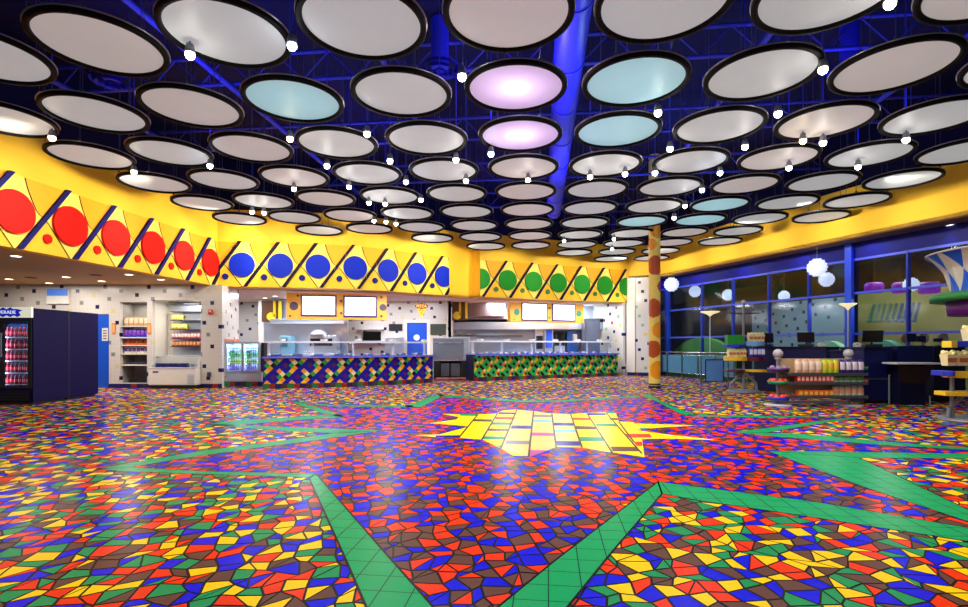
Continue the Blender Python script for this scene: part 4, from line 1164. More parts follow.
# shelf along the wall
m = MB(); m.box(gx(449), gx(522), gy - .35, gy - .001, zat(336, gy) - .02, zat(336, gy) + .02); tag(m.build('wall_shelf', steel_d, origin=(gx(449), gy, zat(336, gy)), bev=.004), 'long dark steel wall shelf in the green kitchen', 'shelf')
goods('plate_stack', stack_mb(7), white_p, [(gx(x), gy - .18, zat(336, gy) + .021) for x in (461, 468, 475)], 'stack of white plates on the long wall shelf of the green kitchen', 'plate stack', 'plates on the green kitchen wall shelf')
m = MB(); m.box(gx(470), gx(577), gy - .7, gy - .02, .86, .92); m.box(gx(472), gx(575), gy - .66, gy - .04, .1, .86)
for x in (474, 535, 573): m.box(gx(x) - .03, gx(x) + .03, gy - .6, gy - .5, 0.007, .1)
tag(m.build('back_counter', steel, origin=(gx(470), gy - .7, 0), bev=.01), 'long steel back counter behind the green tiled counter', 'counter')
def box_thing(name, label, cat, x0, x1, y0, y1, z0, z1, mt, front=None, fm=None, extra=None):
    t = thing(name, label, cat, (x0, y0, z0))
    m = MB(); m.box(0, x1 - x0, 0, y1 - y0, 0, z1 - z0); m.build('body', mt, t, bev=.012)
    if front:
        w, h = x1 - x0, z1 - z0
        m = MB(); m.box(front[0] * w, front[1] * w, -.015, -.001, front[2] * h, front[3] * h); d = m.build('door', fm, t, bev=.004)
        m = MB(); m.box(front[0] * w + .02, front[0] * w + .04, -.05, -.03, front[2] * h + .05, front[3] * h - .05)
        m.box(front[0] * w + .022, front[0] * w + .038, -.03, -.014, front[2] * h + .06, front[2] * h + .08); m.box(front[0] * w + .022, front[0] * w + .038, -.03, -.014, front[3] * h - .08, front[3] * h - .06)
        m.build('handle', chrome, d)
    return t
kz = .921
box_thing('oven', 'steel oven with dark window at the left on the green kitchen back counter', 'oven', gx(534), gx(542), gy - .6, gy - .1, kz, zat(329, gy), steel, (.1, .9, .15, .7), black)
box_thing('coffee_machine', 'steel machine with bright blue front on the green kitchen back counter', 'machine', gx(543), gx(551.5), gy - .6, gy - .1, kz, zat(328, gy), steel, (.15, .85, .2, .95), mat('bright_blue_front', (40, 90, 230), .3, emit=.3))
box_thing('microwave', 'black microwave on the green kitchen back counter', 'microwave', gx(553), gx(562.5), gy - .6, gy - .1, kz + .3, zat(334, gy) + .1, black, (.05, .75, .1, .9), mat('dark_window', (10, 10, 12), .15))
m = MB(); m.box(gx(553) - .02, gx(562.5) + .02, gy - .62, gy - .06, kz, kz + .28); tag(m.build('warming_cabinet', steel, origin=(gx(553), gy - .6, kz), bev=.01), 'steel warming cabinet under the black microwave', 'cabinet')
box_thing('blue_bin', 'deep blue bin cabinet on the green kitchen back counter', 'cabinet', gx(565), gx(576), gy - .6, gy - .1, kz, zat(331, gy), mat('deep_blue_box', (20, 70, 140), .4), (.5, .9, .5, .85), white_p)
box_thing('fridge', 'tall grey steel fridge at the right end of the green kitchen', 'fridge', gx(578), gx(592), gy - 1.6, gy - .9, .007, 2.35, mat('fridge_grey', (92, 100, 122), .35, .5), (.05, .95, .1, .95), mat('fridge_door', (104, 112, 134), .35, .5))
# oven stand between counters
oy = 18.75
o0, o1 = xat(432.5, oy), xat(469, oy)
t = thing('pizza_oven', 'large steel oven on a dark stand between the blue and green counters', 'oven', (o0, oy, 0))
W = o1 - o0
m = MB(); m.box(0, W, 0, .6, zat(361, oy), zat(337, oy)); m.build('oven_body', steel, t, bev=.02)
m = MB(); m.box(.02, W * .86, -.02, -.001, zat(359.5, oy), zat(338.5, oy)); d = m.build('oven_door', mat('oven_door_steel', (170, 182, 200), .25, .85), t, bev=.006)
m = MB(); m.cyl((.1, -.06, zat(343, oy)), (W * .8, -.06, zat(343, oy)), .016, n=10); m.cyl((.12, -.06, zat(343, oy)), (.12, -.02, zat(343, oy)), .012, n=8); m.cyl((W * .78, -.06, zat(343, oy)), (W * .78, -.02, zat(343, oy)), .012, n=8); m.build('handle', chrome, d)
for x, y in ((.06, .06), (W - .06, .06), (.06, .54), (W - .06, .54)):
    m = MB(); m.box(x - .03, x + .03, y - .03, y + .03, .007, zat(361, oy) - .001); m.build('leg', steel_d, t)
m = MB(); m.box(0.03, W * .2, .02, .55, .08, zat(361, oy) - .01); m.box(W * .78, W - .03, .02, .55, .08, zat(361, oy) - .01); m.box(.03, W - .03, .5, .55, .08, zat(361, oy) - .01); m.box(.03, W - .03, .04, .55, .07, .1); m.build('stand_panels', black, t)
m = MB(); m.box(W * .22, W * .46, .05, .5, .12, .58); m.build('lower_door', steel_d, t, bev=.004)
m = MB(); m.box(W * .5, W * .76, .05, .5, .12, .58); m.build('lower_door', steel_d, t, bev=.004)
# pizza sign
py_ = 18.1
t = thing('hanging_pizza_sign', 'hanging sign of a yellow pizza slice under an orange lettered plate', 'sign', (xat(421.5, py_), py_, zat(306, py_)))
m = MB(); pts = [(.21 * math.cos(a) * 1.1, .085 * math.sin(a) * (1 + .35 * (k % 2))) for k, a in enumerate([2 * PI * i / 20 for i in range(20)])]
m.add([(x, 0, z) for x, z in pts] + [(x, .05, z) for x, z in pts], [list(range(20)), list(range(20, 40))[::-1]] + [(i, 20 + i, 20 + (i + 1) % 20, (i + 1) % 20) for i in range(20)]); pl = m.build('letter_plate', mat('sign_rust', (150, 50, 20), .4), t)
lettering('PIZZA', .13, mat('sign_letters', (255, 220, 120), .4, emit=.8), (0, -.008, -.045), pl, align='CENTER')
m = MB(); pts = [(-.15, -.1), (-.10, -.085), (0, -.08), (.10, -.085), (.15, -.1), (.09, -.22), (.02, -.40), (-.02, -.40), (-.09, -.22)]
n = len(pts); m.add([(x, .0, z) for x, z in pts] + [(x, .05, z) for x, z in pts], [list(range(n)), list(range(n, 2 * n))[::-1]] + [(i, n + i, n + (i + 1) % n, (i + 1) % n) for i in range(n)]); sl = m.build('pizza_slice', mat('slice_yellow', (252, 216, 40), .4), t)
for x, z in ((-.05, -.14), (.05, -.15), (0, -.25)):
    m = MB(); m.cyl((x, -.006, z), (x, 0, z), .02, n=12); m.build('topping', mat('topping_red', (190, 60, 30), .4), sl)
m = MB(); m.cyl((-.12, .025, .08), (-.12, .025, ZB - zat(306, py_)), .006, n=6); m.cyl((.12, .025, .08), (.12, .025, ZB - zat(306, py_)), .006, n=6); m.build('hanger', grey, t)
# music notes
def note(px, pytop, pybot, Y, label, backw):
    z0, z1 = zat(pybot, Y), zat(pytop, Y)
    t = thing('wall_music_note', label, 'wall sign', (xat(px, Y), Y, z0))
    h = z1 - z0
    m = MB(); m.box(-backw * .5, backw * .5, .06, .1, -.03, h + .02); m.build('brown_panel', mat('note_brown', (92, 58, 26), .6), t)
    ny = mat('note_yellow', (246, 206, 30), .4)
    m = MB(); m.cyl((.0, .0, .16), (.0, .058, .16), .16, n=24); m.build('note_head', ny, t)
    m = MB(); m.box(.08, .16, 0, .058, .16, h); m.build('note_stem', ny, t)
    m = MB(); m.box(backw * .5 - .1, backw * .5, 0, .058, .05, h); m.build('side_bar', ny, t)
note(457, 297, 319.5, 20.9, 'yellow music note on a brown panel left of the pinkish drum', .85)
note(271, 301, 321, 19.3, 'dull yellow music note on a brown panel left of the blue counter menu board', .75)
# shelf with devices in blue kitchen
by = 19.6
bx = lambda px: xat(px, by)
m = MB(); m.box(bx(272), bx(350), by - .7, by - .01, .86, .92); m.box(bx(274), bx(348), by - .66, by - .02, .1, .86)
for x in (276, 312, 346): m.box(bx(x) - .03, bx(x) + .03, by - .6, by - .5, 0.007, .1)
tag(m.build('back_counter', steel, origin=(bx(272), by - .7, 0), bev=.01), 'steel back counter behind the blue tiled counter', 'counter')
box_thing('toaster_oven', 'long dark slotted oven on the blue kitchen back counter', 'oven', bx(314), bx(341), by - .6, by - .15, kz, zat(336, by), steel, (.05, .85, .45, .85), black)
box_thing('drink_machine', 'small blue tinted machine at the left of the blue kitchen back counter', 'machine', bx(286), bx(297), by - .6, by - .2, kz, zat(336, by), mat('pale_teal_box', (120, 170, 190), .4), (.1, .7, .4, .9), mat('teal_window', (60, 110, 140), .2))
m = MB(); m.lathe([(0, 0), (.34, 0), (.30, .1), (.18, .2), (0, .24)], 28); tag(m.build('dome_cover', steel, origin=(0, 0, 0)), 'shiny steel dome on the long oven of the blue kitchen', 'dome').location = (bx(322), by - .38, zat(336, by) + .001)
m = MB(); m.box(bx(276), bx(348), by - .55, by - .001, zat(321.5, by) - .02, zat(319.5, by)); m.box(bx(276), bx(348), by - .55, by - .5, zat(324.5, by), zat(321, by)); tag(m.build('hood', steel, origin=(bx(276), by, zat(324, by)), bev=.008), 'steel exhaust hood behind the blue counter menu board', 'hood')

# ------------------------------------------------------------------ right end tile walls
holed_wall('wall_side_tile', (4.85, 23.0), (5.72, 21.36), 0, ZB, [tile_right], label='tile wall closing the right end of the green kitchen')
m = MB(); M_, L_ = wall_frame((5.9, 21.5), (6.22, 21.36)); m.box(0, .34, -.06, .2, 0, ZR); struct(m.build('wall_pier', white_p, M=M_), 'bright white pier right of the green counter')
holed_wall('wall_end_tile', (6.2, 21.39), (6.98, 20.98), 0, ZR, [tile_right], label='tile wall with coloured dots beside the spotted column')
m = base_strip(Path([(5.9, 21.43), (6.21, 21.29), (6.23, 21.36), (6.97, 20.97)]), 0, 1.2, .13, order=(1, 1, 0, 1)); struct(m.build('baseboard_right', base_cols), 'navy base tiles under the end tile wall')

# ------------------------------------------------------------------ spotted column
cy_ = 15.25; cxx = xat(654.5, cy_); R = .165
dots = [(zat(266, cy_), -.02, .28, 1), (zat(308.5, cy_), -.08, .27, 1), (zat(330, cy_), .12, .24, 2), (zat(349, cy_), -.09, .25, 1), (zat(370, cy_), .07, .27, 2), (zat(231, cy_), .05, .24, 2), (zat(245, cy_), -.14, .16, 2), (zat(287, cy_), .2, .17, 1)]
r2 = random.Random(3)
for k in range(14): dots.append((.3 + k * .33, .5 + r2.uniform(-.22, .22), .2, 1 + k % 2))
m = MB(); n = 48; nz = 240; H0, H1 = .12, ZC
def cm(i, j):
    a = ((i + .5) / n) * 2 * PI
    z = H0 + (j + .5) / nz * (H1 - H0)
    u = (a - 1.5 * PI) * R            # 0 facing the camera
    for z_, u_, r_, c in dots:
        for w in (0, 2 * PI * R, -2 * PI * R):
            if (u + w - u_) ** 2 + (z - z_) ** 2 < r_ * r_: return c
    return 0
m.lathe([(R, H0 + (H1 - H0) * j / nz) for j in range(nz + 1)], n, ms=cm)
cm0 = MB
col = m.build('column', [mat('column_cream', (255, 226, 110), .4), mat('column_brown', (190, 78, 10), .4), mat('column_orange', (255, 160, 10), .4)], origin=(0, 0, 0))
col.location = (cxx, cy_, 0); struct(col, 'round yellow column with brown and orange spots')
m = MB(); m.lathe([(R + .012, .0), (R + .012, .06), (R + .012, .10), (R, .13)], 40); b_ = m.build('base_shoe', black, col)
m = MB(); m.lathe([(R + .014, .06), (R + .014, .085)], 40); m.build('gold_ring', mat('gold_ring', (220, 170, 40), .3, .5), col)

# ------------------------------------------------------------------ window wall on the right
GM, GL = wall_frame((GWn.x, GWn.y), (GWf.x, GWf.y))
def gs(px):
    """distance along the window wall where the photo column px meets it"""
    k = (px - CX) / FP
    d = (GWf - GWn).normalized()
    # (GWn.x + d.x s) = k (GWn.y + d.y s)
    return (k * GWn.y - GWn.x) / (d.x - k * d.y)
mull = [gs(p) for p in (661, 674, 702, 733, 769, 809)] + [gs(908)]
cols_ = [gs(669), gs(851.5)]
s_end = GL
ZF, ZS1, ZS2 = 3.583, 1.55, 2.65
m = MB(); m.box(0, GL, -.02, .16, ZF, ZR + .08); struct(m.build('wall_header', mat('blue_header', (8, 12, 112), .5, spec=.2), M=GM), 'blue header above the window wall')
cuts = sorted(mull + cols_ + [0.0, gs(968) + 1.2, GL])
wi = 1
fr = mat('window_frame_blue', (60, 84, 215), .4)
prev = None
bounds = sorted([0.02, gs(669), gs(702), gs(733), gs(769), gs(809), gs(851.5), gs(908), gs(908) + 1.9, gs(908) + 3.8, GL - .02])
for a, b in zip(bounds[:-1], bounds[1:]):
    m = MB()
    w = .045
    for x in (a, b): m.box(x - w * .5, x + w * .5, -.04, .08, 0, ZF)
    for z in (ZF - .03, ZS2, ZS1, .06): m.box(a + w * .5, b - w * .5, -.03, .07, z - .03, z + .03)
    f = m.build(f'window_{wi}', fr, M=GM); struct(f, 'blue framed bay of the window wall'); wi += 1
    for z0, z1 in ((.09, ZS1 - .03), (ZS1 + .03, ZS2 - .03), (ZS2 + .03, ZF - .06)):
        m = MB(); m.box(a + w * .5, b - w * .5, .01, .022, z0, z1); p = m.build('pane', glass, M=GM)
        p.parent = f; p.matrix_parent_inverse = f.matrix_world.inverted()
for i, s in enumerate(cols_):
    m = MB(); m.box(s - .09, s + .09, -.14, -.045, 0, ZR); struct(m.build('trim_%d' % (5 + i), mat('blue_post', (18, 70, 215), .4), M=GM), 'bright blue post of the window wall')

# railing in front of the far windows
def gpt(s, off, z): return GM @ Vector((s, -off, z))
s0r, s1r = gs(659), gs(745)
org = gpt(s0r, .35, 0)
t = thing('railing', 'steel railing with blue glass panels along the foot of the far windows', 'railing', org)
def rp(s, z, off=.35): return gpt(s, off, z) - org
posts = [s0r + .1 + k * (s1r - s0r - .2) / 5 for k in range(6)]
for s in posts:
    m = MB(); m.cyl(rp(s, .0), rp(s, .97), .022, n=10); m.cyl(rp(s, 0), rp(s, .012), .05, n=14); m.build('post', steel_d, t)
m = MB(); m.cyl(rp(s0r, .97), rp(s1r, .97), .022, n=10); m.cyl(rp(s0r, .86), rp(s1r, .86), .012, n=8); m.cyl(rp(s0r, .17), rp(s1r, .17), .012, n=8); m.build('rails', chrome, t)
bp_m = mat('rail_panel_blue', (74, 126, 160), .2)
for a, b in zip(posts[:-1], posts[1:]):
    m = MB(); P = [rp(a + .05, .18), rp(b - .05, .18), rp(b - .05, .85), rp(a + .05, .85)]; Q = [p + (GM.to_3x3() @ Vector((0, .012, 0))) for p in P]
    m.add(P + Q, [(0, 1, 2, 3), (7, 6, 5, 4), (0, 4, 5, 1), (1, 5, 6, 2), (2, 6, 7, 3), (3, 7, 4, 0)]); m.build('panel', bp_m, t)
m = MB(); m.box(s0r - .1, s1r + .3, -.2, -.03, 0.002, .12); struct(m.build('baseboard_window', mat('green_curb', (24, 74, 40), .5), M=GM), 'green curb under the far windows')
# gate panel
ga, gb = fl(701, 388), fl(728, 387.3)
t = thing('barrier_gate', 'free standing steel barrier with one framed blue panel in front of the railing', 'barrier', ga)
d = gb - ga
V0 = lambda u, z: Vector((d.x * u, d.y * u, z))
m = MB(); m.tube([V0(0, 0.002), V0(0, .93), V0(.08, 1.0), V0(.92, 1.0), V0(1, .93), V0(1, 0.002)], .02, 10); m.build('hoop_frame', steel_d, t)
m = MB()
for a, b in ((V0(.17, .18), V0(.17, .82)), (V0(.83, .18), V0(.83, .82)), (V0(.0, .18), V0(1, .18)), (V0(.17, .82), V0(.83, .82))): m.cyl(a, b, .016, n=8)
m.build('panel_frame', navy_d, t)
m = MB(); a, b, c, e = V0(.18, .19), V0(.82, .19), V0(.82, .81), V0(.18, .81); o_ = Vector((0, .012, 0)); m.add([a, b, c, e, a + o_, b + o_, c + o_, e + o_], [(0, 1, 2, 3), (7, 6, 5, 4), (0, 4, 5, 1), (1, 5, 6, 2), (2, 6, 7, 3), (3, 7, 4, 0)]); m.build('panel', mat('gate_blue', (112, 168, 238), .25), t)

# ------------------------------------------------------------------ beyond the glass
def bey(px, py, off):
    """point behind the window wall by off along its normal, seen at px, py"""
    k = (px - CX) / FP
    d = (GWf - GWn).normalized(); n = Vector((-d.y, d.x))
    b = GWn + n * off
    s = (k * b.y - b.x) / (d.x - k * d.y)
    Y = b.y + d.y * s
    return at(px, py, Y)
def bey_wall(name, pxa, pxb, off, z0, z1, mt, label, th=.1):
    a, b = bey(pxa, HY, off), bey(pxb, HY, off)
    M, L = wall_frame((a.x, a.y), (b.x, b.y))
    m = MB(); m.box(0, L, 0, th, z0, z1)
    return struct(m.build(name, mt, M=M), label)
bey_wall('wall_beyond_tile', 752, 846, 3.2, 0, zat(302, 18.0) + .15, tile_mat('tile_painted_teal_light', (120, 150, 160), .12, [(0.9, (30, 34, 70))], grout=(112, 142, 152), seed=7.0), 'dotted tile wall seen beyond the glass')  # teal light on the tiles put into their base colour
bey_wall('wall_beyond_olive', 858, 1030, 4.2, 0, 3.05, mat('olive_wall', (140, 140, 70), .6, emit=0), 'olive wall of the room beyond the glass')
bey_wall('wall_beyond_far', 600, 1100, 7.5, 0, 6, mat('night_dark', (10, 12, 36), .8), 'dark far wall beyond the glass')
bey_wall('wall_beyond_glow', 722, 775, 5.0, 3.0, 3.9, mat('painted_glow_band', (120, 70, 24), .6), 'band painted as the brown-orange glow beyond the glass')  # glow beyond the glass put into a brown wall strip
m = MB(); m.box(0, GL + 3, .1, 7.6, 4.6, 4.7); struct(m.build('ceiling_beyond', mat('ceiling_beyond_dark', (12, 12, 26), .8), M=GM), 'dark ceiling beyond the glass')
# green rounded partitions
def mound(px0, px1, ptop, off, mt, label, zbase=.002):
    a, b = bey(px0, HY, off), bey(px1, HY, off)
    M, L = wall_frame((a.x, a.y), (b.x, b.y))
    ym = (a.y + b.y) / 2
    zt = zat(ptop, ym); n = 24
    pts = [(0, zbase)] + [(L * k / n, zt - .55 * (1 - math.sin(PI * k / n) ** .8) * 1.0) for k in range(n + 1)] + [(L, zbase)]
    k = len(pts)
    m = MB(); m.add([(x, 0, z) for x, z in pts] + [(x, .25, z) for x, z in pts], [list(range(k)), list(range(k, 2 * k))[::-1]] + [(i, k + i, k + (i + 1) % k, (i + 1) % k) for i in range(k)])
    o = m.build('rounded_partition', mt, M=M)
    return tag(o, label, 'partition', 'green rounded partitions')
mound(674, 731, 337.5, .6, mat('partition_green', (74, 150, 62), .5), 'dark green round topped partition behind the far railing')
mound(808, 850, 341, .6, mat('partition_sage', (130, 186, 142), .5), 'sage green round topped partition behind the candy rack')
mound(858, 908, 340, .6, mat('partition_teal', (76, 150, 122), .5), 'teal green round topped partition behind the till screens')
# purple drum lamps and paddles and chairs beyond
pur = mat('purple_glow', (120, 16, 170), .4, emit=.55)
for px, lab in ((874, 'leftmost'), (902, 'middle'), (929, 'rightmost')):
    p = bey(px, 288, 2.6)
    t = thing('pendant_drum', f'glowing purple drum lamp beyond the glass, {lab} of three', 'lamp', p, 0, 'purple drum lamps')
    m = MB(); m.lathe([(.0, .16), (.2, .16), (.25, .1), (.25, -.12), (.2, -.16), (0, -.16)], 28); m.build('shade', pur, t)
    m = MB(); m.cyl((0, 0, .2), (0, 0, 4.6 - p.z), .01, n=6); m.build('cord', black, t)
tq = [mat('paddle_teal', (52, 110, 100), .4), mat('paddle_blue', (56, 96, 150), .4)]
for k in range(9):
    p = bey(869 + k * 5.6, 322, 3.6)
    m = MB(); m.box(-.05, .05, -.02, .02, 0, .62, M=Matrix.Rotation(.28, 4, 'Y')); m.lathe([(0, -.02), (.08, 0), (.08, .06), (0, .1)], 12)
    o = m.build('wall_paddle', tq[0 if k < 5 else 1], bev=.01); o.location = p
    tag(o, f'slanted {"teal" if k < 5 else "blue"} paddle hung on the olive wall, {ORD[k]} from the left', 'paddle', 'paddles on the olive wall')
for k, px in enumerate((912, 930, 950)):
    p = bey(px, 345, 3.2); p.z = 0.002
    t = thing('lounge_chair', f'brown round backed chair beyond the glass, {ORD[k]} from the left', 'chair', p, 0, 'brown chairs beyond the glass')
    m = MB(); m.cyl((0, .2, 1.45), (0, .26, 1.45), .15, n=24); m.build('backrest', mat('chair_brown', (110, 80, 62), .6), t)
    m = MB(); m.cyl((0, 0, 1.1), (0, 0, 1.16), .16, n=24); m.build('seat', mat('chair_brown', (110, 80, 62), .6), t)
    m = MB(); m.cyl((0, 0, .03), (0, 0, 1.1), .03, n=10); m.cyl((0, 0, 0), (0, 0, .03), .16, n=20); m.cyl((0, .2, 1.12), (0, .22, 1.3), .02, n=8); m.build('pedestal', steel_d, t)

# white spiky pendants
pend_m = mat('pendant_white', (214, 224, 250), .4, emit=.8, vary=.12, scale=14)
def pend_shape(r):
    m = MB(); k, n = 12, 24
    m.lathe([(r * (1 + (.0 if i in (0, k) else .05 * (i % 2))) * math.sin(PI * i / k), -r * math.cos(PI * i / k)) for i in range(k + 1)], n)
    for a in range(7):
        for b in range(14):
            th, ph = PI * (a + 1) / 8, 2 * PI * (b + .5 * (a % 2)) / 14
            d = Vector((math.sin(th) * math.cos(ph), math.sin(th) * math.sin(ph), math.cos(th)))
            m.cyl(d * r * .95, d * r * 1.13, r * .09, r * .02, 5)
    return m
def pendant(p, r, top, lab):
    t = thing('pendant_globe', lab, 'pendant lamp', p, 0, 'white spiky globe pendants')
    pend_shape(r).build('spiky_globe', pend_m, t)
    m = MB(); m.cyl((0, 0, r), (0, 0, top - p.z), .006, n=6); m.build('cord', grey, t)
    m = MB(); m.cyl((0, 0, top - p.z - .03), (0, 0, top - p.z - .001), .05, n=16); m.build('canopy_cap', grey, t)
pendant(at(671.5, 284.5, 20.6), .26, ZR, 'white spiky globe pendant in front of the glass, next to the spotted column')
pendant(at(817, 267.5, 14.6), .235, ZR, 'large white spiky globe pendant in front of the glass, upper one of an overlapping pair')
for (px, py, off, r, lab) in ((695, 291.5, .7, .22, 'white spiky globe pendant behind the far windows, second from the spotted column'), (728, 295, .9, .2, 'white spiky globe pendant behind the glass, third from the spotted column'),
                              (784, 296, .9, .165, 'smallest white spiky globe pendant low behind the glass above the candy rack'), (826.5, 279.5, .6, .20, 'white spiky globe standing in for a reflection in the glass, lower of an overlapping pair'),  # lower overlapping globe models the reflection of the upper one
                              (911, 284.5, .8, .17, 'white spiky globe pendant behind the glass, near the purple drum lamps')):
    pendant(bey(px, py, off), r, 4.6, lab)
# torchieres
for px, py, base_off, rr, lab in ((710, 313, -.25, 1.0, 'cream torchiere lamp with a shallow bowl before the far windows'), (848, 305.5, -.34, .62, 'cream torchiere lamp with a shallow bowl beside the bright blue post')):
    p = bey(px, py, base_off)
    t = thing('floor_lamp', lab, 'floor lamp', (p.x, p.y, 0.002), 0, 'torchieres')
    m = MB(); m.lathe([(.02, p.z - .12), (.1 * rr, p.z - .05), (.32 * rr, p.z + .03), (.33 * rr, p.z + .05), (.12 * rr, p.z + .04), (0, p.z + .0)], 28); m.build('bowl_shade', mat('torch_cream', (246, 226, 170), .4, emit=.8), t)
    m = MB(); m.cyl((0, 0, .03), (0, 0, p.z - .1), .016, n=10); m.build('pole', lgrey, t)
    m = MB(); m.lathe([(0, 0), (.14, 0), (.14, .02), (.03, .04), (0, .04)], 24); m.build('base', lgrey, t)

# ------------------------------------------------------------------ downlights
def downlight(p, lab, grp, can=False, e=1):
    t = thing('ceiling_downlight', lab, 'downlight', p, 0, grp)
    m = MB(); m.lathe([(.085, 0), (.12, -.004), (.12, -.012), (.085, -.008), (.085, 0)], 24); m.build('ring', lgrey, t)
    m = MB(); m.cyl((0, 0, -.006), (0, 0, -.001), .085, n=24); m.build('lens', mat('downlight_lens', (255, 244, 220), .3, emit=5, vary=0), t)
    if can:
        m = MB(); m.lathe([(.12, -.01), (.13, -.2), (.11, -.2), (.1, -.012)], 24); m.build('can', black, t)
for k, (px, py) in enumerate(((9, 279), (16, 256), (49, 283), (66, 277), (101.5, 281), (129, 274.5), (161, 279.5))):
    Y = FP * (ZB - CH) / (HY - py); p = at(px, py, Y); p.z = ZB
    downlight(p, f'round downlight in the soffit over the coolers, {ORD[k]} of seven from the left', 'downlights over the coolers')
for k, (px, py) in enumerate(((265, 297.5), (275, 295.5), (449, 302), (440, 304.5))):
    Y = FP * (ZB - CH) / (HY - py); p = at(px, py, Y); p.z = ZB - .019
    downlight(p, ('round downlight over the twin coolers, left one', 'round downlight over the twin coolers, right one', 'round downlight beside the pizza sign, right one', 'round downlight beside the pizza sign, left one')[k], 'kitchen downlights')
for k, (px, py) in enumerate(((753, 264.5), (811.6, 252.5), (872, 240), (945, 224.4))):
    Y = FP * (ZR - CH) / (HY - py); p = at(px, py, Y); p.z = ZR; p.x += .2; p.y += .06
    downlight(p, f'recessed downlight under the right yellow wall, {ORD[k]} from the spotted column', 'downlights under the right wall')
Y = FP * (ZR - .1 - CH) / (HY - 243.7); p = at(915, 243.7, Y); p.z = ZR
for k, (px, py) in enumerate(((31, 277.5), (96, 275))):
    Y = FP * (ZB - CH) / (HY - py); p = at(px, py, Y); p.z = ZB
    m = MB(); m.lathe([(0, -.012), (.12, -.012), (.14, 0)], 24); o = m.build('ceiling_speaker', mat('speaker_dark', (70, 54, 36), .6)); o.location = p
    tag(o, f'dark round ceiling speaker in the soffit over the coolers, {("left", "right")[k]} one', 'speaker', 'ceiling speakers')

# ------------------------------------------------------------------ ticket counters and tills
def desk(x0, x1, y0, y1, h, label, topm=None, legs=True):
    t = thing('ticket_counter', label, 'counter', (x0, y0, 0), 0, 'navy ticket counters')
    w, d = x1 - x0, y1 - y0
    m = MB(); m.box(0, w, 0, d, .06, h - .04); m.build('body', navy, t, bev=.008)
    m = MB(); m.box(.03, w - .03, .04, d - .04, .002, .06); m.build('plinth', black, t)
    m = MB(); m.box(-.02, w + .02, -.03, d + .02, h - .04, h); m.build('top', topm or navy_d, t, bev=.006)
    m = MB(); m.box(0, w, -.012, -.001, h * .42, h * .45); m.build('groove_strip', steel_d, t)
    return t
cyB = 11.1
def slant_desk(pa, pbb, dep, h, label):
    t = thing('ticket_counter', label, 'counter', (pa[0], pa[1], 0), math.atan2(pbb[1] - pa[1], pbb[0] - pa[0]), 'navy ticket counters')
    w = math.hypot(pbb[1] - pa[1], pbb[0] - pa[0])
    m = MB(); m.box(0, w, 0, dep, .06, h - .04); m.build('body', navy, t, bev=.008)
    m = MB(); m.box(.03, w - .03, .04, dep - .04, .002, .06); m.build('plinth', black, t)
    m = MB(); m.box(-.02, w + .02, -.03, dep + .02, h - .04, h); m.build('top', navy_d, t, bev=.006)
    m = MB(); m.box(0, w, -.012, -.001, h * .42, h * .45); m.build('groove_strip', steel_d, t)
    return t
HA = 1.21
slant_desk((xat(754, 14.3), 14.3), (xat(826, 12.6), 12.6), .55, HA, 'long slanting navy ticket counter behind the candy rack')
slant_desk((xat(830, 12.1), 12.1), (xat(844, 11.85), 11.85), .12, 1.13, 'short low navy counter linking two taller ticket counters')
desk(xat(854, 11.8), xat(872, 11.8), 11.8, 12.25, zat(347, 11.8), 'navy ticket counter half hidden behind the right end of the candy rack')
tB = desk(xat(864, cyB), xat(887.5, cyB), cyB, cyB + .62, zat(347, cyB), 'navy ticket counter with a grey corner post right of the candy rack')
m = MB(); m.cyl((xat(887.5, cyB) - xat(864, cyB) + .02, -.02, .0), (xat(887.5, cyB) - xat(864, cyB) + .02, -.02, .62), .02, n=8); m.build('corner_post', grey, tB)
cyC = 10.75
t = thing('ticket_counter', 'navy ticket counter with a light grey writing ledge at the right', 'counter', (xat(889, cyC), cyC, 0), 0, 'navy ticket counters')
w = xat(930, cyC) - xat(889, cyC)
m = MB(); m.box(.29, w, .1, .7, .002, zat(363, cyC) - .03); m.build('body', navy_d, t, bev=.008)
m = MB(); m.box(.06, w + .12, -.14, .28, zat(363, cyC) - .03, zat(363, cyC) + .01); m.build('ledge', lgrey, t, bev=.012)
m = MB(); m.add([(.29, .1, .45), (w, .1, .45), (w, -.1, .82), (.1, -.1, .82), (.29, .1, .82), (w, .1, .82)], [(0, 1, 2, 3), (0, 3, 4), (1, 5, 2)]); m.build('bracket', black, t)
m = MB(); m.box(.29, w * .55, .5, .7, zat(363, cyC) + .011, zat(346.5, cyC + .5)); m.box(w * .68, w + .5, .5, .7, zat(363, cyC) + .011, zat(346, cyC + .5)); m.build('rear_screen', navy, t)
m = MB(); m.cyl((w - .0, .0, .002), (w - .0, .0, .2), .014, n=8); m.build('foot_post', grey, t)
def till(p, rz, label):
    t = thing('till', label, 'cash register', p, rz, 'tills on the ticket counters')
    m = MB(); m.box(-.16, .16, -.14, .14, 0, .06); m.build('base', black, t, bev=.01)
    m = MB(); m.cyl((0, .03, .06), (0, .03, .16), .025, n=10); m.build('neck', black, t)
    m = MB(); m.box(-.19, .19, -.02, .015, 0, .27, M=Matrix.Translation((0, 0, .11)) @ Matrix.Rotation(.3, 4, 'X')); s = m.build('screen_housing', black, t, bev=.008)
    m = MB(); m.box(-.17, .17, .0152, .017, .02, .25, M=Matrix.Translation((0, 0, .11)) @ Matrix.Rotation(.3, 4, 'X')); m.build('screen', mat('till_screen', (30, 36, 60), .2), s)
for px, Y, ztop, rz, lab in ((766, 14.2, HA, -.7, 'black till at the left end of the counter behind the candy rack'), (806, 13.25, HA, -.7, 'black till at the right end of the counter behind the candy rack'),
                             (872, cyB + .35, zat(347, cyB), -.4, 'black till on the counter just right of the candy rack')):
    till((xat(px, Y), Y, ztop + .001), rz, lab)
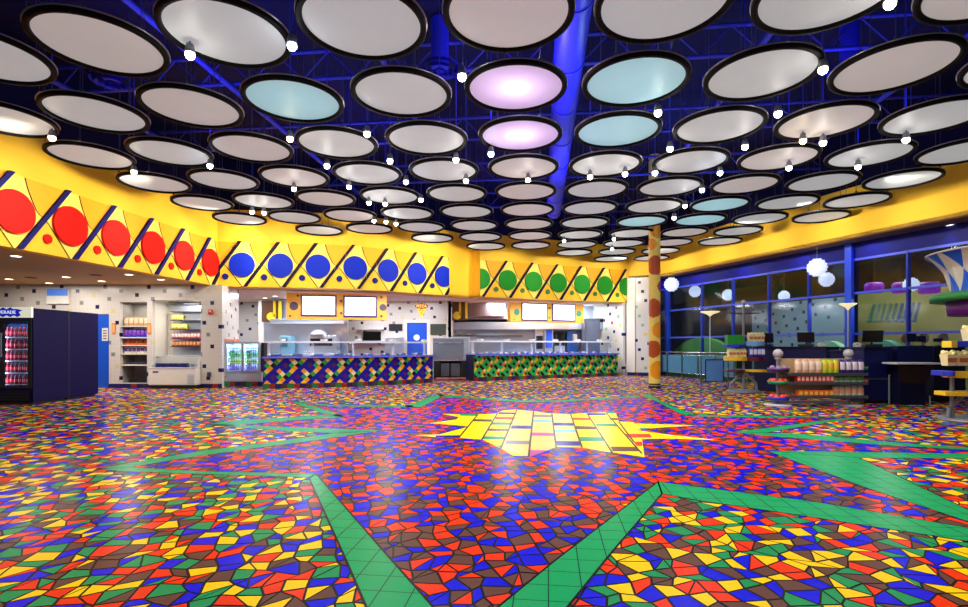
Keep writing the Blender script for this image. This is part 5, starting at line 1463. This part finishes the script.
for k, (px, Y) in enumerate(((911, cyC + .56), (921, cyC + .56), (945, cyC + .62))):
    z0 = zat(346, cyC + .5) + .001
    if k == 2:
        m = MB(); m.box(-.35, .35, -.25, .25, .06, z0 - .002); m.box(-.3, .3, -.2, .2, .002, .06)
        o = m.build('ticket_counter', navy_d, bev=.008); o.location = (xat(952, Y), Y + .3, 0); tag(o, 'dark navy counter block behind the right popcorn stand', 'counter', 'navy ticket counters')
        p = (xat(948, Y), Y + .25, z0)
    else: p = (xat(px, Y), Y, z0)
    t = thing('customer_display', f'upright dark customer display at the right ticket counter, {ORD[k]} from the left', 'display', p, 0, 'customer displays')
    m = MB(); m.box(-.07, .07, -.05, .05, 0, .015); m.build('base', black, t)
    m = MB(); m.cyl((0, 0, .015), (0, 0, .1), .015, n=8); m.build('pole', grey, t)
    m = MB(); m.box(-.1, .1, -.02, .02, .09, .27 - .05 * k); m.build('screen_housing', navy_d, t, bev=.006)
# white small lamps on counter
for px, Y, z, lab in ((822, 12.9, HA, 'small white scoop shaped phone on the counter behind the candy rack'), (858, 12.0, zat(347, 11.8), 'small white scoop shaped phone on the counter right of the candy rack')):
    t = thing('counter_phone', lab, 'phone', (xat(px, Y) - .02, Y, z + .001), 0, 'white phones on the counters')
    m = MB(); m.box(-.06, .06, -.06, .06, 0, .05); m.build('base', white_p, t, bev=.012)
    m = MB(); m.tube([(-.09, 0, .045), (-.06, 0, .075), (.0, 0, .085), (.06, 0, .075), (.09, 0, .045)], .022, 10); m.build('handset', white_p, t)

# ------------------------------------------------------------------ candy rack
ry = 10.75
rx0, rx1 = xat(778, ry), xat(848.5, ry)
t = thing('candy_rack', 'two post candy rack with coloured trays and ball finials in front of the ticket counters', 'display rack', ((rx0 + rx1) / 2, ry, 0))
hw = (rx1 - rx0) / 2
trc = {'purple': mat('tray_purple', (66, 24, 96), .35), 'green': mat('tray_green', (24, 140, 84), .35), 'blue': mat('tray_blue', (36, 50, 190), .35), 'orange': mat('tray_orange', (222, 110, 36), .35), 'yellow': mat('tray_yellow', (240, 196, 40), .35), 'maroon': mat('tray_maroon', (96, 20, 44), .35), 'skyb': mat('tray_light_blue', (110, 170, 225), .35)}
rz_ = lambda py: zat(py, ry)
for sx in (-1, 1):
    m = MB(); m.cyl((sx * hw, 0, .03), (sx * hw, 0, rz_(358)), .035, n=14); m.build('post', grey, t)
    m = MB(); m.sphere((sx * hw, 0, rz_(353.6)), .095, 24); m.lathe([(.06, rz_(357.6)), (.07, rz_(358.4)), (.04, rz_(359.5)), (.03, rz_(361))], 20, (sx * hw, 0, 0)); m.build('ball_finial', mat('finial_grey', (176, 172, 176), .35), t)
    m = MB(); m.lathe([(0, 0.002), (.26, 0.002), (.26, .02), (.22, .035), (.05, .05), (0, .05)], 32, (sx * hw, 0, 0)); m.build('base_plate', lgrey, t)
m = MB(); m.box(-hw, hw, -.03, .03, .05, .1); m.build('foot_beam', lgrey, t, bev=.008)
m = MB(); m.box(-hw + .05, hw - .05, .0, .025, rz_(393), rz_(358.5)); m.build('back_board', mat('rack_tan_board', (190, 160, 120), .5), t)
sh = [rz_(373.5), rz_(382.3), rz_(395.5)]
for k, z in enumerate(sh):
    m = MB(); m.box(-hw + .06, hw + .2, -.28, -.001, z - .02, z); m.box(-hw + .06, hw + .2, -.29, -.28, z - .03, z + .03); m.build('shelf', steel_d, t, bev=.004)
def half_tray(cxl, z, r, mt, hgt=.07, a0=0, a1=2 * PI):
    m = MB(); m.lathe([(0, z), (r * .9, z), (r, z + hgt), (r * .97, z + hgt), (r * .87, z + .012), (0, z + .012)], 28, (cxl, -.02, 0))
    m.build('round_tray', mt, t)
for py, c in ((371.3, 'purple'), (384, 'green'), (399.8, 'blue')): half_tray(-hw, rz_(py), .21, trc[c])
for py, c in ((370, 'green'), (383, 'orange'), (399, 'purple')): half_tray(hw + .29, rz_(py), .085, trc[c])
rc = t.location
RX = lambda px: xat(px, ry)
def rack_row(name, mats, px0, px1, n, z, h, lab, cat, grp, dep=.11, dy=-.17, boxy=False):
    w = (RX(px1) - RX(px0)) / n
    mbx = bag_mesh(w * .96, h, dep) if not boxy else MB().box(-w * .45, w * .45, -dep / 2, dep / 2, 0, h).box(-w * .3, w * .3, -dep / 2 - .002, -dep / 2 + .002, h * .3, h * .8, m=1)
    goods(name, mbx, mats, [(RX(px0) + (k + .5) * w, ry + dy, z + .001) for k in range(n)], lab, cat, grp)
hh = sh[0]
rack_row('candy_bag', [mat('candy_pinktan', (232, 176, 140), .4), mat('candy_pink_print', (236, 214, 190), .4)], 789.5, 816, 4, sh[0], .30, 'pinkish tan candy bag on the top shelf of the candy rack', 'candy bag', 'tan candy bags')
rack_row('candy_bag', [mat('candy_lime', (190, 222, 30), .4), mat('candy_lime_print', (240, 190, 60), .4)], 816.5, 832.5, 3, sh[0], .29, 'lime green candy bag on the top shelf of the candy rack', 'candy bag', 'lime candy bags')
rack_row('candy_bag', [mat('candy_violet', (64, 36, 120), .4), mat('candy_white_print', (226, 214, 226), .4)], 833, 857, 4, sh[0], .29, 'violet and white candy bag on the top shelf of the candy rack', 'candy bag', 'violet candy bags')
rack_row('candy_box', [mat('candy_box_red', (226, 40, 26), .4), mat('candy_box_cream', (244, 206, 190), .4)], 789.5, 826, 9, sh[1], .17, 'small red candy box on the middle shelf of the candy rack', 'candy box', 'red candy boxes', boxy=True, dy=-.2)
rack_row('candy_bag', [mat('candy_mint', (206, 224, 176), .4), mat('candy_mint_print', (90, 160, 90), .4)], 827, 857, 5, sh[1], .17, 'pale mint candy bag on the middle shelf of the candy rack', 'candy bag', 'mint bags on the middle shelf')
rack_row('candy_box', [mat('candy_box_orange', (226, 112, 34), .4), mat('candy_box_peach', (246, 190, 90), .4)], 791, 826, 7, sh[2], .13, 'small orange candy box on the bottom shelf of the candy rack', 'candy box', 'orange candy boxes', boxy=True, dy=-.2)
rack_row('candy_bag', [mat('candy_mint', (206, 224, 176), .4), mat('candy_pink2', (226, 150, 130), .4)], 827, 857, 5, sh[2], .22, 'pale mint candy bag with pink band on the bottom shelf of the candy rack', 'candy bag', 'mint bags on the bottom shelf')
lol = MB().sphere((0, 0, .055), .055, 10)
for py, n, mt, lab in ((384, 7, mat('lolly_red', (226, 60, 56), .3), 'red wrapped candy ball in the round green tray'), (399.8, 8, mat('lolly_coral', (236, 72, 66), .3), 'coral wrapped candy ball in the round blue tray'), (371.3, 6, mat('lolly_plum', (150, 120, 160), .3), 'plum wrapped candy ball in the round purple tray')):
    goods('candy_ball', lol, mt, [(rc.x - hw + .13 * math.cos(2 * PI * k / n), ry - .02 + .13 * math.sin(2 * PI * k / n), rz_(py) + .014) for k in range(n)], lab + ' of the candy rack', 'candy', lab.split(' in ')[1] + ' candies')

# ------------------------------------------------------------------ popcorn stands
def popcorn_mb(w, h, d, sd=1):
    m = MB(); r = random.Random(sd); a, b = w * .36, w * .48; e, f = d * .36, d * .48; hz = h * .72
    m.add([(-a, -e, 0), (a, -e, 0), (a, e, 0), (-a, e, 0), (-b, -f, hz), (b, -f, hz), (b, f, hz), (-b, f, hz)], [(3, 2, 1, 0), (0, 1, 5, 4), (1, 2, 6, 5), (2, 3, 7, 6), (3, 0, 4, 7), (4, 5, 6, 7)], 1)
    m.add([(-a * 1.01, -e * 1.02 - (f - e) * .3, hz * .3), (a * 1.01, -e * 1.02 - (f - e) * .3, hz * .3), (a * 1.15, -e - (f - e) * .72, hz * .7), (-a * 1.15, -e - (f - e) * .72, hz * .7)], [(0, 1, 2, 3)], 2)
    for k in range(16):
        m.sphere((r.uniform(-b, b) * .75, r.uniform(-f, f) * .75, hz + r.uniform(-.01, h * .2)), w * .17, 7, 0)
    return m
pop_m = [mat('popcorn', (246, 230, 160), .6, vary=.15, scale=40), mat('popcorn_bag', (240, 226, 172), .5), mat('popcorn_bag_print', (206, 110, 60), .5)]
def popcorn_stand(px, py_base, lab, pole_top, trays, base_r, frame=True):
    p = fl(px, py_base); Y = p.y
    t = thing('popcorn_stand', lab, 'display stand', p)
    Z = lambda py: zat(py, Y)
    m = MB(); m.lathe([(0, .002), (base_r, .002), (base_r, .03), (base_r * .9, .055), (.06, .07), (0, .07)], 36); m.build('base_plate', grey, t)
    m = MB(); m.cyl((0, 0, .07), (0, 0, Z(pole_top)), .03, n=14)
    k = .3
    while k < Z(pole_top): m.lathe([(.03, k), (.038, k + .015), (.03, k + .03)], 14); k += .12
    m.build('pole', grey, t)
    m = MB(); m.sphere((0, 0, Z(pole_top) + .03), .05, 18); m.build('ball_finial', lgrey, t)
    if frame:
        for sx in (-1, 1):
            m = MB(); m.tube([(sx * base_r * .85, 0, .05), (sx * base_r * .8, 0, .22), (sx * .05, 0, .5)], .035, 8); m.build('brace', grey, t)
    for (pl, pr, pt, mt, hg) in trays:
        x0, x1 = xat(pl, Y) - p.x, xat(pr, Y) - p.x
        z = Z(pt)
        m = MB(); d = .2
        pts = [(x0, d * .5), (x0, -d * .6)] + [(x0 + (x1 - x0) * q / 8, -d * .6 - .12 * math.sin(PI * q / 8)) for q in range(1, 8)] + [(x1, -d * .6), (x1, d * .5)]
        m.prism(pts, z - hg, z); m.build('tray', mt, t, bev=.008)
    return t, p, Z
T1, p1, Zf = popcorn_stand(743.5, 392, 'popcorn stand with a tall beaded pole between the railing and the candy rack', 303,
    [(725, 744, 344.5, trc['blue'], .08), (744.5, 762, 341.5, trc['skyb'], .12), (725, 745, 356.5, trc['yellow'], .11), (745.5, 762, 357, trc['maroon'], .1), (725, 743, 369.5, trc['maroon'], .06), (746, 765, 369.5, trc['yellow'], .06)], .42)
def stand_bags(p, Z, rows, Y):
    for px0, px1, n, pyb, h, mats_, lab, grp in rows:
        w = (xat(px1, Y) - xat(px0, Y)) / n
        goods('popcorn_bag', popcorn_mb(w * .98, h, .16) if mats_ is pop_m else bag_mesh(w * .98, h, .16), mats_, [(xat(px0, Y) + (k + .5) * w, Y - .13, Z(pyb) + .001) for k in range(n)], lab, 'popcorn bag', grp)
Y1 = p1.y
stand_bags(p1, Zf, [(745.5, 761, 4, 341.5, .25, pop_m, 'cream popcorn bag on the light blue tray of the pole stand', 'popcorn bags on the light blue tray'),
                    (725.5, 743, 5, 356.5, .22, pop_m, 'yellowish popcorn bag on the upper yellow tray of the pole stand', 'popcorn bags on the yellow tray'),
                    (746, 761.5, 4, 357, .24, [mat('bag_bluewhite', (60, 60, 170), .4), mat('bag_bw_print', (220, 220, 240), .4)], 'blue and white snack bag on the upper maroon tray of the pole stand', 'blue snack bags on the pole stand')], Y1)
m = MB(); m.box(xat(725.5, Y1), xat(741.5, Y1), Y1 - .12, Y1 + .05, Zf(344.5) + .001, Zf(335)); tag(m.build('green_box', mat('box_green', (40, 150, 50), .4), origin=(xat(725.5, Y1), Y1, Zf(344.5)), bev=.01), 'plain green box on the blue tray of the pole stand', 'box')
for py in (309.3, 313.3):
    pass
m = MB(); m.cyl((-.36, 0, Zf(313.3)), (.42, 0, Zf(313.3)), .014, n=8); m.cyl((-.25, 0, Zf(308)), (.05, 0, Zf(308)), .012, n=8); m.build('hook_bar', black, T1)
T2, p2, Zg = popcorn_stand(972, 421, 'popcorn stand with yellow and blue trays at the right edge beside the harlequin kiosk', 338,
    [(947, 1005, 341, trc['blue'], .1), (936, 946.5, 370.5, trc['blue'], .08), (947, 1005, 371.5, trc['yellow'], .1), (939, 1005, 391, trc['yellow'], .07)], .46)
Y2 = p2.y
m = MB(); m.cyl((xat(952, Y2) - p2.x, 0, .06), (xat(952, Y2) - p2.x, 0, Zg(371)), .03, n=12); m.build('side_post', grey, T2)
stand_bags(p2, Zg, [(936, 1003, 6, 365.4, .25, pop_m, 'cream popcorn bag on the yellow tray of the stand at the right edge', 'popcorn bags on the right stand'),
                    (957, 1000, 4, 341, .26, pop_m, 'cream popcorn bag on top of the blue tray at the right edge', 'popcorn bags on the right blue tray')], Y2)
m = MB(); m.box(xat(940.5, Y2), xat(946.5, Y2), Y2 - .2, Y2 - .02, Zg(347.5), Zg(341)); 
tag(m.build('price_card', mat('card_yellow', (240, 205, 50), .4), origin=(xat(940, Y2), Y2, Zg(347.5)), bev=.004), 'small yellow card block at the left end of the right blue tray', 'card')

# ------------------------------------------------------------------ harlequin kiosk
kyy = 9.25; kcx = xat(1024, kyy)
t = thing('kiosk', 'round kiosk with flared blue and white harlequin canopy over green and purple bands', 'kiosk', (kcx, kyy, 0))
zt, zb = zat(249.5, kyy), zat(290.5, kyy)
n = 48
def kr(v): return .98 + .36 * v ** 2.2
prof = [(kr(k / 16), zb + (zt - zb) * k / 16) for k in range(17)]
m = MB()
NA, HV = 16, 1.1                       # diamonds round the ring, height of one as a share of the canopy
def kp(u, v):
    a_ = u / NA * 2 * PI
    r_ = kr(v); return Vector((r_ * math.cos(a_), r_ * math.sin(a_), zb + (zt - zb) * v))
for i in range(NA * 2):
    for j in range(-1, 5):
        u0, v0 = i / 2, j * HV / 2 + (0 if i % 2 else HV / 2 * 0)
        if (i + j) % 2: continue
        for col_, cu, cv in ((j % 2, u0, v0),):
            poly = []
            cor = [(cu - .5, cv), (cu, cv - HV / 2), (cu + .5, cv), (cu, cv + HV / 2)]
            poly = clip(clip(cor, 1, 0.0, False), 1, 1.0, True)
            if len(poly) < 3: continue
            dense = []
            for q in range(len(poly)):
                a1, b1 = poly[q], poly[(q + 1) % len(poly)]
                for w_ in range(5): dense.append((a1[0] + (b1[0] - a1[0]) * w_ / 5, a1[1] + (b1[1] - a1[1]) * w_ / 5))
            cx_, cv_ = sum(q[0] for q in poly) / len(poly), sum(q[1] for q in poly) / len(poly)
            m.add([kp(cx_, cv_)] + [kp(*q) for q in dense], [(0, 1 + q, 1 + (q + 1) % len(dense)) for q in range(len(dense))], col_)
    pass
m.lathe([(kr(1) - .03, zt), (kr(.5) - .03, (zt + zb) / 2), (kr(0) - .03, zb)], 48, m=2)
m.build('harlequin_canopy', [mat('harlequin_blue', (20, 96, 230), .35), mat('harlequin_cream', (226, 220, 205), .35), mat('canopy_inner', (200, 205, 215), .5)], t)
m = MB(); m.lathe([(kr(1) - .03, zt), (kr(1) + .01, zt + .005), (kr(1) + .01, zt - .03), (kr(1) - .03, zt)], 48); m.build('rim_band', lgrey, t)
m = MB(); m.lathe([(0, zb - .16), (1.28, zb - .16), (1.28, zb - .04), (1.1, zb), (0, zb)], 48); m.build('green_band', mat('kiosk_green', (40, 130, 60), .4), t)
m = MB(); m.lathe([(0, zb - .42), (1.02, zb - .42), (1.06, zb - .17), (0, zb - .17)], 48); m.build('purple_band', mat('kiosk_purple', (104, 24, 130), .4), t)
m = MB(); m.lathe([(0, .95), (.30, .95), (.30, zb - .42), (0, zb - .42)], 28); m.build('core_column', lgrey, t)
m = MB(); m.lathe([(0, .002), (.62, .002), (.62, .9), (.68, .92), (.68, .96), (0, .96)], 36); m.build('round_counter', navy_d, t)

# ------------------------------------------------------------------ lights
def light(kind, loc, energy, color=(1, 1, 1), size=.1, rot=None, target=None, spot=None, sy=None, name='lamp'):
    L = bpy.data.lights.new(name, kind); L.energy = energy; L.color = color
    if kind == 'AREA':
        L.size = size
        if sy: L.shape = 'RECTANGLE'; L.size_y = sy
    else: L.shadow_soft_size = size
    if spot: L.spot_size = math.radians(spot); L.spot_blend = .6
    o = bpy.data.objects.new(name, L); COL.objects.link(o); o.location = loc
    if target is not None:
        d = Vector(target) - Vector(loc); o.rotation_euler = d.to_track_quat('-Z', 'Y').to_euler()
    elif rot: o.rotation_euler = rot
    return o
for p, c in BULB:
    cc = {'w': (1, .95, .88), 'o': (1, .82, .55), 'b': (.8, .88, 1)}[c]
    light('POINT', (p.x, p.y, p.z - .07), 4, cc, .05, name='spot_bulb_light')
    light('SPOT', (p.x, p.y, p.z - .08), 92 * max(.09, min(1.2, 5.6 / p.y - .08)), cc, .16, rot=(0, 0, 0), spot=150, name='spot_beam')
for x, y in ((-4.6, 2.6), (-2.2, 3.4), (.4, 2.2), (2.4, 3.4), (4.8, 2.6), (-1.2, .8), (1.8, .8)):  # extra spots out of view, added to light the near floor
    light('SPOT', (x, y, ZS - .08), 92, (1, .95, .88), .16, rot=(0, 0, 0), spot=150, name='spot_beam')
# unseen spots added to brighten the yellow walls, near spotlight height
for s in (3.0, 5.5, 8.0, 10.2, 12.0, 14.0, 16.2, 17.8):
    a = LB.pt(s, 3.9, .05); b = LB.pt(s, ZS, 2.1)
    light('SPOT', b - Vector((0, 0, .12)), 215, (1, .92, .74), .12, target=a - Vector((0, 0, .12)), spot=98, name='added_wall_spot')
for s in (1.0, 3.2, 5.4):
    light('SPOT', GR.pt(s, ZS, 2.1), 175, (1, .94, .78), .12, target=GR.pt(s, 3.55, .05), spot=86, name='added_wall_spot')
for s in (1.6, 3.6, 5.6, 7.6, 9.6, 11.6, 13.6):
    light('SPOT', RW.pt(s, ZS, 2.4), 165, (1, .93, .8), .12, target=RW.pt(s, 4.1, .05), spot=86, name='added_wall_spot')
# blue uplights in the ceiling void
for x, y in ((-5, 4.5), (0, 4.2), (5, 4.5), (-4.5, 8.5), (.8, 8.5), (6, 8.5), (-3, 12.5), (2, 12.5), (5, 13), (1, 16.5)):
    light('AREA', (x, y, ZD + .35), 46, (.06, .08, 1), 1.6, rot=(PI, 0, 0), name='blue_uplight')
# food court
for x, y, e in ((-11, 12.6, 30), (-9.6, 14.0, 34), (-8.9, 13.2, 24), (-12.8, 13.8, 30), (-11.4, 14.2, 26)):
    light('AREA', (x, y, ZB - .03), e, (1, .93, .84), .5, name='soffit_downlight')
light('AREA', ((h2[0] + h2[1]) / 2 + .2, YW + .35, h2[3] - .04), 14, (1, .97, .92), .8, sy=.15, name='recess_strip')
light('AREA', ((h1[0] + h1[1]) / 2, YW + .3, h1[3] - .04), 4, (1, .95, .9), .5, sy=.2, name='recess_strip')
for x, y, e in ((-9.2, 19.0, 70), (-7.3, 18.0, 55), (-5.9, 18.4, 110), (-4.0, 19.2, 44), (-2.4, 19.4, 36), (.6, 21.4, 110), (2.2, 21.9, 110), (4.0, 22.3, 70)):
    light('AREA', (x, y, ZB - .05), e, (.86, .92, 1), .9, name='kitchen_light')
for s in (1.2, 3.4):  # fill lights added over both counters to brighten their fronts
    light('AREA', pb.pt(s, ZB - .05, .5), 60, (.9, .93, 1), .6, name='counter_fill_light')
for s in (1.2, 3.2, 5.2):
    light('AREA', pg.pt(s, ZB - .05, .55), 75, (.92, .95, 1), .6, name='counter_fill_light')
light('AREA', (5.4, 20.3, 3.3), 11, (1, .95, .86), .4, target=(6.1, 21.4, 1.6), name='added_pier_light')  # unseen light added to brighten the white pier
# window wall: blue washers and downlights
for px, py in ((753, 264.5), (811.6, 252.5), (872, 240), (945, 224.4)):
    Y = FP * (ZR - CH) / (HY - py); p = at(px, py, Y)
    light('SPOT', (p.x, p.y, ZR - .04), 16, (1, .93, .82), .08, target=(p.x, p.y, 0), spot=90, name='ledge_downlight')
for s in (1.2, 3.4, 5.6, 7.8, 9.8):
    p = GM @ Vector((s, -.4, ZR - .08))
    light('AREA', p, 7, (.12, .2, 1), .5, rot=(0, 0, 0), name='blue_window_washer')
# beyond the glass
p = bey(800, 300, 2.0); light('AREA', (p.x, p.y, 4.3), 60, (.75, .95, 1), 1.2, name='beyond_light')
p = bey(895, 300, 3.0); light('AREA', (p.x, p.y, 4.3), 65, (1, .95, .7), 1.2, name='beyond_light')
for px_ in (702, 829, 883):  # low lights added to brighten the green partitions
    p = bey(px_, 300, .34); light('AREA', (p.x, p.y, 2.5), 16, (.9, 1, .92), .5, name='beyond_fill_light')
p = bey(745, 300, 3.8); light('POINT', (p.x, p.y, 2.6), 18, (1, .6, .3), .2, name='beyond_light')

W = bpy.data.worlds.new('World'); S.world = W; W.use_nodes = True
W.node_tree.nodes['Background'].inputs[0].default_value = lin((225, 228, 235)); W.node_tree.nodes['Background'].inputs[1].default_value = .22

# ------------------------------------------------------------------ camera and view
cam = bpy.data.cameras.new('camera'); co = bpy.data.objects.new('camera', cam); COL.objects.link(co)
co.location = (0, 0, CH); co.rotation_euler = (PI / 2, 0, 0)
cam.sensor_fit = 'HORIZONTAL'; cam.sensor_width = 36; cam.lens = 36 * FP / 968
cam.shift_y = (HY - 303.5) / 968; cam.shift_x = 0
cam.clip_end = 200; cam.clip_start = .05
S.camera = co
vs = S.view_settings
vs.view_transform = 'Standard'; vs.look = 'None'; vs.gamma = 1; vs.exposure = 0.12; vs.use_curve_mapping = False
S.cycles.use_denoising = True
S.cycles.max_bounces = 8; S.cycles.transparent_max_bounces = 12
S.cycles.sample_clamp_indirect = 6.0
print('tiles', N, 'discs', len(DISCS))
